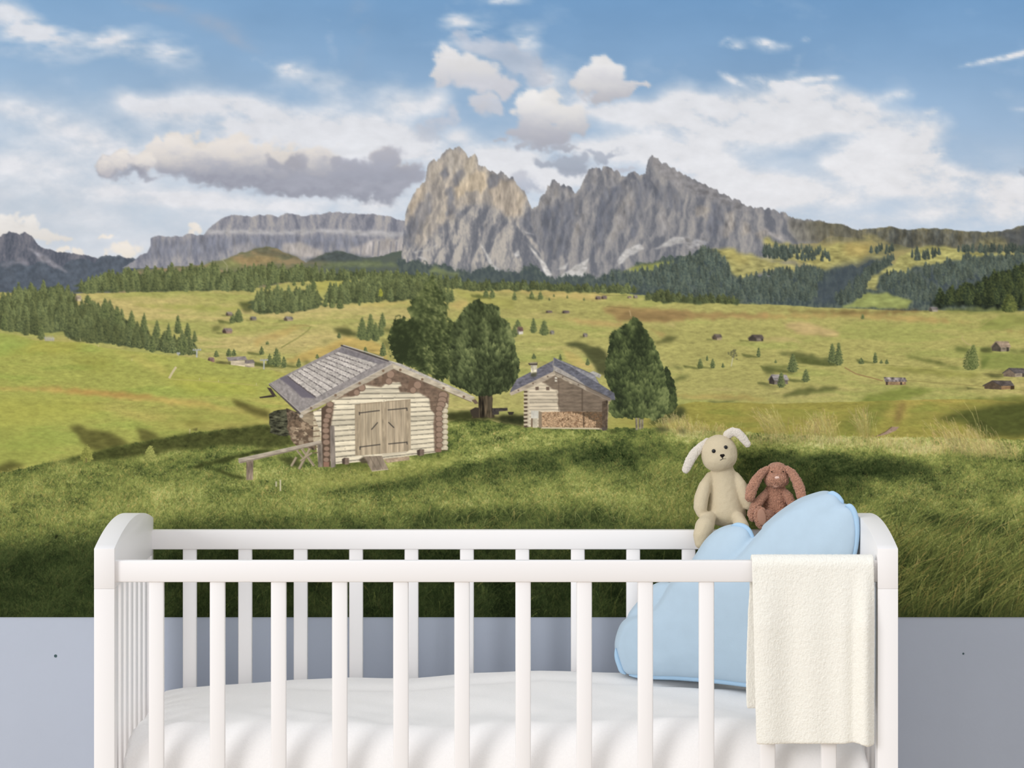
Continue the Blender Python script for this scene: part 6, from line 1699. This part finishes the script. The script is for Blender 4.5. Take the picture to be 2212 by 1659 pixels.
# ------------------------------------------------------------------
# duvet
# ------------------------------------------------------------------
def build_duvet():
    x0, x1, y0, y1, zb = XL + TH + .004, XR - TH - .004, 5.866, 6.428, .4135
    nu, nv = 150, 84
    bm = bmesh.new()
    def sm(a, b, x):
        k = min(max((x - a) / (b - a), 0), 1)
        return k * k * (3 - 2 * k)

    def top(u, v):
        # u across, v from front (0) to back (1)
        eu = min(u, 1 - u) * (x1 - x0)
        ev0, ev1 = v * (y1 - y0), (1 - v) * (y1 - y0)
        rnd = lambda e, r: math.sqrt(max(1 - (1 - min(e / r, 1)) ** 2, 0))
        px = 1106 + (x0 + (x1 - x0) * u) * F_PX / 6.36
        back = np.interp(px, [320, 355, 395, 514, 634, 750, 880, 1020, 1170, 1350, 1480, 1640, 1760, 1840], [.567, .575, .580, .587, .594, .597, .597, .6055, .609, .6055, .601, .596, .588, .570])
        mid = .563 + .022 * (1 - (2 * u - 1) ** 6) + .005 * math.sin(u * 9 + 1)
        t = sm(.25, .9, v)
        z = mid + (back - mid) * t
        z -= .007 * math.exp(-((v - .80 - .03 * math.sin(u * 14)) / .05) ** 2) * sm(.12, .3, u) * sm(1, .85, u)
        q = Vector((u * 6.5 + v * 2.2, v * 2.4, 3.1))
        z += (.008 * mnoise.noise(q) + .004 * mnoise.noise(q * 2.3 + Vector((4, 1, 0)))) * (1 - t * .8)
        q2 = Vector((u * 22 - v * 5, v * 4 + u * 3, 9.2))
        z += .0032 * mnoise.noise(q2) * (1 - .6 * t)
        # gathers fanning from the near left corner
        ang = math.atan2(v * .56, (u + .02) * 1.18)
        z += .0028 * math.sin(ang * 16) * math.exp(-((u * 1.18) ** 2 + (v * .4) ** 2) / .03)
        f = min(rnd(eu, .022), rnd(ev0, .075), rnd(ev1, .02))
        return zb + (z - zb) * (.28 + .72 * f)
    grid = []
    for j in range(nv + 1):
        v = j / nv
        v = v * v * (3 - 2 * v) * .35 + v * .65
        row = []
        for i in range(nu + 1):
            u = i / nu
            u = u * u * (3 - 2 * u) * .3 + u * .7
            px_, py_ = x0 + (x1 - x0) * u, y0 + (y1 - y0) * v
            row.append(bm.verts.new((px_, py_, top(u, v))))
        grid.append(row)
    for j in range(nv):
        for i in range(nu):
            bm.faces.new((grid[j][i], grid[j][i + 1], grid[j + 1][i + 1], grid[j + 1][i]))
    edge = [grid[0][i] for i in range(nu + 1)] + [grid[j][nu] for j in range(1, nv + 1)] + [grid[nv][i] for i in range(nu - 1, -1, -1)] + [grid[j][0] for j in range(nv - 1, 0, -1)]
    low = [bm.verts.new((v.co.x, v.co.y, zb)) for v in edge]
    n = len(edge)
    for k in range(n):
        bm.faces.new((edge[k], low[k], low[(k + 1) % n], edge[(k + 1) % n]))
    bm.faces.new(low)
    bmesh.ops.recalc_face_normals(bm, faces=bm.faces)
    o = link('duvet', mesh('duvet', bm), None, M_DUVET)
    tag(o, 'puffy white duvet with soft folds filling the bed of the crib', 'bedding')
    return o


build_duvet()


# ------------------------------------------------------------------
# cloud cushion
# ------------------------------------------------------------------
def lobe(bm, outline, centre, d, dome, thick, tilt=(0, 0), edge_in=.0, n=5):
    """padded lobe: domed front over an outline, straight gusset, domed back"""
    pts = catmull(outline, n)
    c = np.array(centre, float)
    N = len(pts)
    def place(p, dd):
        t = d + tilt[0] * (p[0] - c[0]) + tilt[1] * (p[1] - c[1])
        b = at(p[0], p[1], t)
        return Vector((b.x, b.y + dd, b.z))
    rings = []
    prof = [(r, -dome * (1 - r ** 2.6) ** .55) for r in (.12, .3, .48, .64, .78, .88, .94, .98)] + [(1.0, .004)]
    prof += [(1.006, thick * .25), (1.004, thick * .6), (.985, thick * .85), (.93, thick + .01), (.7, thick + .022), (.35, thick + .03), (.12, thick + .032)]
    for r, h in prof:
        rings.append([bm.verts.new(place(c + (np.array(p) - c) * r, h)) for p in pts])
    for a, b in zip(rings[:-1], rings[1:]):
        for k in range(N):
            bm.faces.new((a[k], a[(k + 1) % N], b[(k + 1) % N], b[k]))
    bm.faces.new(rings[0][::-1])
    bm.faces.new(rings[-1])
    return [place(np.array(p), .002) for p in pts]


def build_cushion():
    cu = thing('cloud_cushion', 'light blue cloud-shaped cushion leaning in the right end of the crib', 'cushion', at(1600, 1462, 6.29))
    bm = bmesh.new()
    main = [(1352, 1456), (1338, 1436), (1330, 1400), (1337, 1366), (1351, 1344), (1384, 1329), (1412, 1316), (1432, 1292), (1454, 1260), (1500, 1232), (1560, 1222), (1588, 1208), (1622, 1176), (1660, 1136), (1690, 1112), (1720, 1096), (1765, 1090), (1815, 1092), (1836, 1094), (1847, 1112), (1851, 1145), (1847, 1185), (1838, 1230), (1842, 1330), (1838, 1420), (1815, 1478), (1740, 1492), (1640, 1482), (1560, 1472), (1470, 1464), (1400, 1461)]
    TL = (-.00044, .00002)
    e0 = lobe(bm, main, (1630, 1330), 6.222, .036, .066, TL)
    l2 = [(1356, 1334), (1378, 1302), (1398, 1277), (1418, 1262), (1440, 1259), (1458, 1268), (1475, 1300), (1460, 1350), (1410, 1366), (1366, 1362)]
    lobe(bm, l2, (1420, 1318), 6.352, .020, .03, TL)
    l3 = [(1478, 1250), (1490, 1222), (1505, 1198), (1525, 1168), (1550, 1146), (1580, 1135), (1603, 1136), (1617, 1146), (1626, 1166), (1640, 1196), (1630, 1240), (1560, 1290), (1490, 1290)]
    e3 = lobe(bm, l3, (1560, 1215), 6.296, .034, .036, TL)
    l4 = [(1650, 1155), (1668, 1128), (1700, 1103), (1730, 1084), (1760, 1072), (1788, 1065), (1804, 1069), (1815, 1080), (1822, 1098), (1820, 1150), (1780, 1200), (1700, 1200)]
    e4 = lobe(bm, l4, (1745, 1130), 6.184, .034, .08, TL)
    bmesh.ops.recalc_face_normals(bm, faces=bm.faces)
    me = fuse('cover', bm, .0028, 5, .5)
    # a few faint creases in the cloth
    for v in me.vertices:
        q = v.co
        v.co.y += .0022 * mnoise.noise(Vector((q.x * 14, q.y * 5, q.z * 12))) + .0006 * mnoise.noise(Vector((q.x * 60, 0, q.z * 50)))
    link('cover', me, cu, M_BLUE)
    def pipe(edge, pred, dy=-.003):
        idx = [k for k, p in enumerate(edge) if pred(p)]
        runs, cur = [], []
        for k in idx:
            if cur and k != cur[-1] + 1:
                runs.append(cur)
                cur = []
            cur.append(k)
        if cur:
            runs.append(cur)
        for r in runs:
            if len(r) > 3:
                P = [edge[k] + Vector((0, dy, 0)) for k in r]
                n = len(P)
                rad = [.0048 * min(1, .25 + .3 * min(k, n - 1 - k)) for k in range(n)]
                link('piping', mesh('piping', tube_bm(P, rad, 10)), cu, M_PIPE)
    px = lambda p: (1106 + p.x * F_PX / p.y, VY + (CAM_Z - p.z) * F_PX / p.y)
    pipe(e0, lambda p: px(p)[0] > 1822 and px(p)[1] < 1470)
    pipe(e0, lambda p: px(p)[1] > 1395 and px(p)[0] < 1822)
    pipe(e3, lambda p: px(p)[0] > 1578 and px(p)[1] < 1178)
    pipe(e4, lambda p: px(p)[0] > 1784 and px(p)[1] < 1096)
    return cu


build_cushion()


# ------------------------------------------------------------------
# towel over the front rail
# ------------------------------------------------------------------
def build_towel():
    o_d, t = 5.838, .006
    zt = RAIL_Z1 + .0045
    path = []                                     # (y, z) from the inside hem over the rail to the front hem
    for k in range(22):
        path.append((o_d + .0285, .613 + (zt - .012 - .613) * k / 21))
    for k in range(1, 12):
        a = math.pi * k / 12
        path.append((o_d + .0095 + .019 * math.cos(a), zt - .012 + .0135 * math.sin(a)))
    zf = .5640
    for k in range(46):
        path.append((o_d - .0100, zt - .012 - (zt - .012 - zf) * k / 45))
    n, m = len(path), 64
    bm = bmesh.new()
    grid = []
    for j, (y, z) in enumerate(path):
        row = []
        s = j / (n - 1)
        front = max(0, (j - 33) / (n - 34))
        inner = max(0, (21 - j) / 21)
        xl = (1624 + 9 * front) if j >= 22 else 1624 - 7 * min(inner * 3, 1) + 2 * math.sin(inner * 6)
        xr = 1888 - 2 * math.sin(front * 2)
        for i in range(m + 1):
            u = i / m
            d = o_d - .008
            X = ((xl + (xr - xl) * u) - 1106) * d / F_PX
            yy = y
            if front > 0:
                amp = min(front * 3, 1)
                yy -= amp * (.006 + .013 * math.exp(-((u - .93) / .05) ** 2) - .005 * math.exp(-((u - .82) / .05) ** 2) + .003 * math.sin(u * 9 + 1) + .0025 * math.sin(u * 17))
                zz = z - (.0035 * math.exp(-((u - .95) / .05) ** 2) - .0022 * math.exp(-((u - .82) / .06) ** 2)) * front ** 3
            else:
                zz = z
                yy += inner * (.004 + .003 * math.sin(u * 7))
            row.append(bm.verts.new((X, yy, zz)))
        grid.append(row)
    for j in range(n - 1):
        for i in range(m):
            bm.faces.new((grid[j][i], grid[j][i + 1], grid[j + 1][i + 1], grid[j + 1][i]))
    bmesh.ops.recalc_face_normals(bm, faces=bm.faces)
    me0 = mesh('towel0', bm)
    tmp = bpy.data.objects.new('towel_tmp', me0)
    COL.objects.link(tmp)
    sd = tmp.modifiers.new('thick', 'SOLIDIFY')
    sd.thickness, sd.offset = t, 0
    sb = tmp.modifiers.new('sub', 'SUBSURF')
    sb.levels = sb.render_levels = 2
    dg = bpy.context.evaluated_depsgraph_get()
    dg.update()
    me = bpy.data.meshes.new_from_object(tmp.evaluated_get(dg))
    bpy.data.objects.remove(tmp)
    fuzz(me, .0005, 420, 3, .0003, 170)
    me.name = 'towel'
    o = link('towel', me, None, M_TOWEL)
    tag(o, 'cream terry towel draped over the right end of the front crib rail', 'towel')


build_towel()


# ------------------------------------------------------------------
# plush rabbits
# ------------------------------------------------------------------
ZB = zoomer(1430, 880, 430 / 1982)


def zb(x, y, d):
    X, Y = ZB([(x, y)])[0]
    return at(X, Y, d)


U = 430 / 1982 / 1244.0                      # metres per unit of the drawing above, at the rabbits


def build_cream():
    d = 6.462
    t = thing('plush_rabbit', 'tall cream plush rabbit with one ear flopped outward, sitting on the back crib rail', 'plush toy', zb(620, 1190, 6.448))
    bm = bmesh.new()
    # torso: pear
    for y in range(640, 1126, 12):
        hw = float(np.interp(y, [640, 700, 760, 820, 880, 940, 1000, 1040, 1075, 1105, 1125], [116, 124, 134, 146, 160, 175, 188, 196, 192, 172, 146]))
        x = 610 + (y - 640) * .065
        r = hw * U * 1.05
        ball(bm, zb(x, y, d), (r, min(r * .85, .034), r * .42), seg=24)
    # head, a touch wider below
    R = Matrix.Rotation(math.radians(-12), 4, 'Y')
    ball(bm, zb(568, 455, d - .006), (184 * U, 172 * U, 184 * U), R, 28)
    ball(bm, zb(575, 500, d - .008), (178 * U, 168 * U, 142 * U), R, 28)
    limb(bm, [zb(600, 590, d), zb(606, 680, d)], [112 * U, 112 * U])
    # arms
    limb(bm, [zb(478, 690, d - .002), zb(425, 790, d - .012), zb(393, 900, d - .020), zb(382, 990, d - .024), zb(390, 1050, d - .026)], [50 * U, 66 * U, 76 * U, 72 * U, 54 * U])
    limb(bm, [zb(735, 690, d - .002), zb(790, 780, d - .008), zb(835, 890, d - .012), zb(865, 975, d - .014)], [48 * U, 60 * U, 64 * U, 50 * U])
    # legs hang in front of the rail
    limb(bm, [zb(470, 1100, 6.438), zb(425, 1185, 6.414), zb(392, 1270, 6.408), zb(386, 1350, 6.406)], [68 * U, 98 * U, 84 * U, 62 * U])
    limb(bm, [zb(760, 1100, 6.438), zb(792, 1190, 6.416), zb(800, 1280, 6.410)], [66 * U, 80 * U, 66 * U])
    me = fuse('body', bm, .0014, 26, .5)
    fuzz(me, .0003, 900, 1, .0004, 160)
    link('body', me, t, M_CREAM)
    # ears
    for pts, rad, k in [([(455, 335), (395, 385), (325, 455), (272, 540), (238, 620)], [34, 44, 50, 50, 40], 0), ([(635, 315), (655, 270), (700, 243), (755, 252), (805, 305), (850, 365)], [44, 46, 46, 44, 44, 36], 1)]:
        bm = bmesh.new()
        dd = [d - .004, d - .010, d - .014, d - .016, d - .016, d - .016]
        limb(bm, [zb(x, y, dd[i]) for i, (x, y) in enumerate(pts)], [r * U for r in rad], .62)
        me = fuse('ear', bm, .0011, 6, .5)
        fuzz(me, .0008, 700, 5 + k, .0006, 260)
        link('ear', me, t, M_CREAMEAR)['label'] = 'shaggy pale ear'
    # face
    def on_head(x, y):
        dx, dy = (x - 570) / 184, (y - 468) / 186
        return zb(x, y, d - .006 - 172 * U * math.sqrt(max(1 - dx * dx - dy * dy, .05)))
    for x, y in ((515, 435), (634, 398)):
        c = on_head(x, y)
        eye = link('eye', mesh('eye', ball(bmesh.new(), c, (20 * U, 14 * U, 20 * U))), t, M_BLACK)
        eye['label'] = 'round black bead eye'
    bm = bmesh.new()
    c = on_head(600, 482)
    ball(bm, c + Vector((-9 * U, 0, 3 * U)), (16 * U, 15 * U, 13 * U))
    ball(bm, c + Vector((9 * U, 0, 5 * U)), (16 * U, 15 * U, 13 * U))
    ball(bm, c + Vector((0, 0, -7 * U)), (14 * U, 14 * U, 14 * U))
    link('nose', fuse('nose', bm, .0005, 2), t, M_THREAD)
    bm = bmesh.new()
    lift = Vector((0, -.0016, 0))
    tube_bm([on_head(x, y) + lift for x, y in [(600, 495), (603, 512)]], 3.6 * U, 8, bm)
    tube_bm([on_head(x, y) + lift for x, y in [(577, 524), (590, 520), (603, 512), (618, 511), (634, 511)]], 4.0 * U, 8, bm)
    link('mouth', mesh('mouth', bm), t, M_THREAD)


def build_brown():
    d = 6.462
    t = thing('plush_rabbit', 'small brown bouclé plush rabbit with long hanging ears behind the blue cushion', 'plush toy', zb(1110, 1190, 6.448))
    t['label'] = 'small brown curly plush rabbit with long hanging ears behind the blue cushion'
    bm = bmesh.new()
    ball(bm, zb(1144, 660, d - .004), (124 * U, 106 * U, 114 * U), None, 24)
    ball(bm, zb(1140, 722, d - .010), (124 * U, 112 * U, 86 * U), None, 24)
    for y in range(820, 1121, 12):
        hw = float(np.interp(y, [820, 870, 930, 990, 1050, 1090, 1120], [108, 118, 126, 130, 132, 126, 106]))
        ball(bm, zb(1130, y, d), (hw * U, min(hw * U * .8, .026), hw * U * .5), None, 20)
    # arms
    limb(bm, [zb(1040, 850, d - .008), zb(985, 915, d - .020), zb(925, 990, d - .030), zb(893, 1060, d - .038), zb(898, 1105, d - .042)], [36 * U, 46 * U, 50 * U, 46 * U, 34 * U])
    limb(bm, [zb(1220, 850, d - .006), zb(1260, 890, d - .014), zb(1290, 960, d - .018)], [40 * U, 48 * U, 44 * U])
    # haunches and feet
    limb(bm, [zb(1060, 1085, d - .016), zb(1010, 1120, 6.422)], [70 * U, 72 * U])
    limb(bm, [zb(1200, 1085, d - .016), zb(1230, 1120, 6.422)], [70 * U, 72 * U])
    ball(bm, zb(985, 1100, d - .052), (72 * U, 34 * U, 118 * U), Matrix.Rotation(math.radians(-9), 4, 'Y'), 24)
    ball(bm, zb(1230, 1110, d - .050), (70 * U, 34 * U, 110 * U), Matrix.Rotation(math.radians(9), 4, 'Y'), 24)
    me = fuse('body', bm, .0011, 5, .5)
    fuzz(me, .0017, 560, 8, .0008, 260)
    link('body', me, t, M_BROWN)
    for pts, rad, k in [([(1045, 612), (985, 660), (932, 735), (893, 815), (874, 892)], [30, 44, 54, 60, 52], 0), ([(1245, 608), (1298, 658), (1342, 735), (1372, 815), (1390, 892)], [30, 44, 52, 56, 50], 1)]:
        bm = bmesh.new()
        limb(bm, [zb(x, y, d - .014 - .0062 * i) for i, (x, y) in enumerate(pts)], [r * U for r in rad], .6)
        me = fuse('ear', bm, .0011, 5, .5)
        fuzz(me, .0014, 620, 20 + k, .0008, 260)
        link('ear', me, t, M_BROWN)
    bm = bmesh.new()
    ball(bm, zb(1136, 757, d - .0228), (42 * U, 22 * U, 44 * U), None, 18)
    me = fuse('muzzle', bm, .0009, 3)
    fuzz(me, .0007, 620, 31)
    link('muzzle', me, t, M_MUZZLE)['label'] = 'pinkish muzzle'
    bm = bmesh.new()
    ball(bm, zb(1146, 700, d - .0272), (25 * U, 12 * U, 15 * U), None, 16)
    link('nose', mesh('nose', bm), t, M_NOSEPINK)['label'] = 'pale pink nose'
    for x, y in ((1092, 642), (1208, 640)):
        link('eye', mesh('eye', ball(bmesh.new(), zb(x, y, d - .0235), (7 * U, 7 * U, 7 * U))), t, M_THREAD)
    bm = bmesh.new()
    ball(bm, zb(992, 1092, d - .0575), (44 * U, 14 * U, 84 * U), Matrix.Rotation(math.radians(-9), 4, 'Y'), 24)
    link('sole', mesh('sole', bm), t, M_SOLE)['label'] = 'smooth pinkish sole of the raised foot'


build_cream()
build_brown()
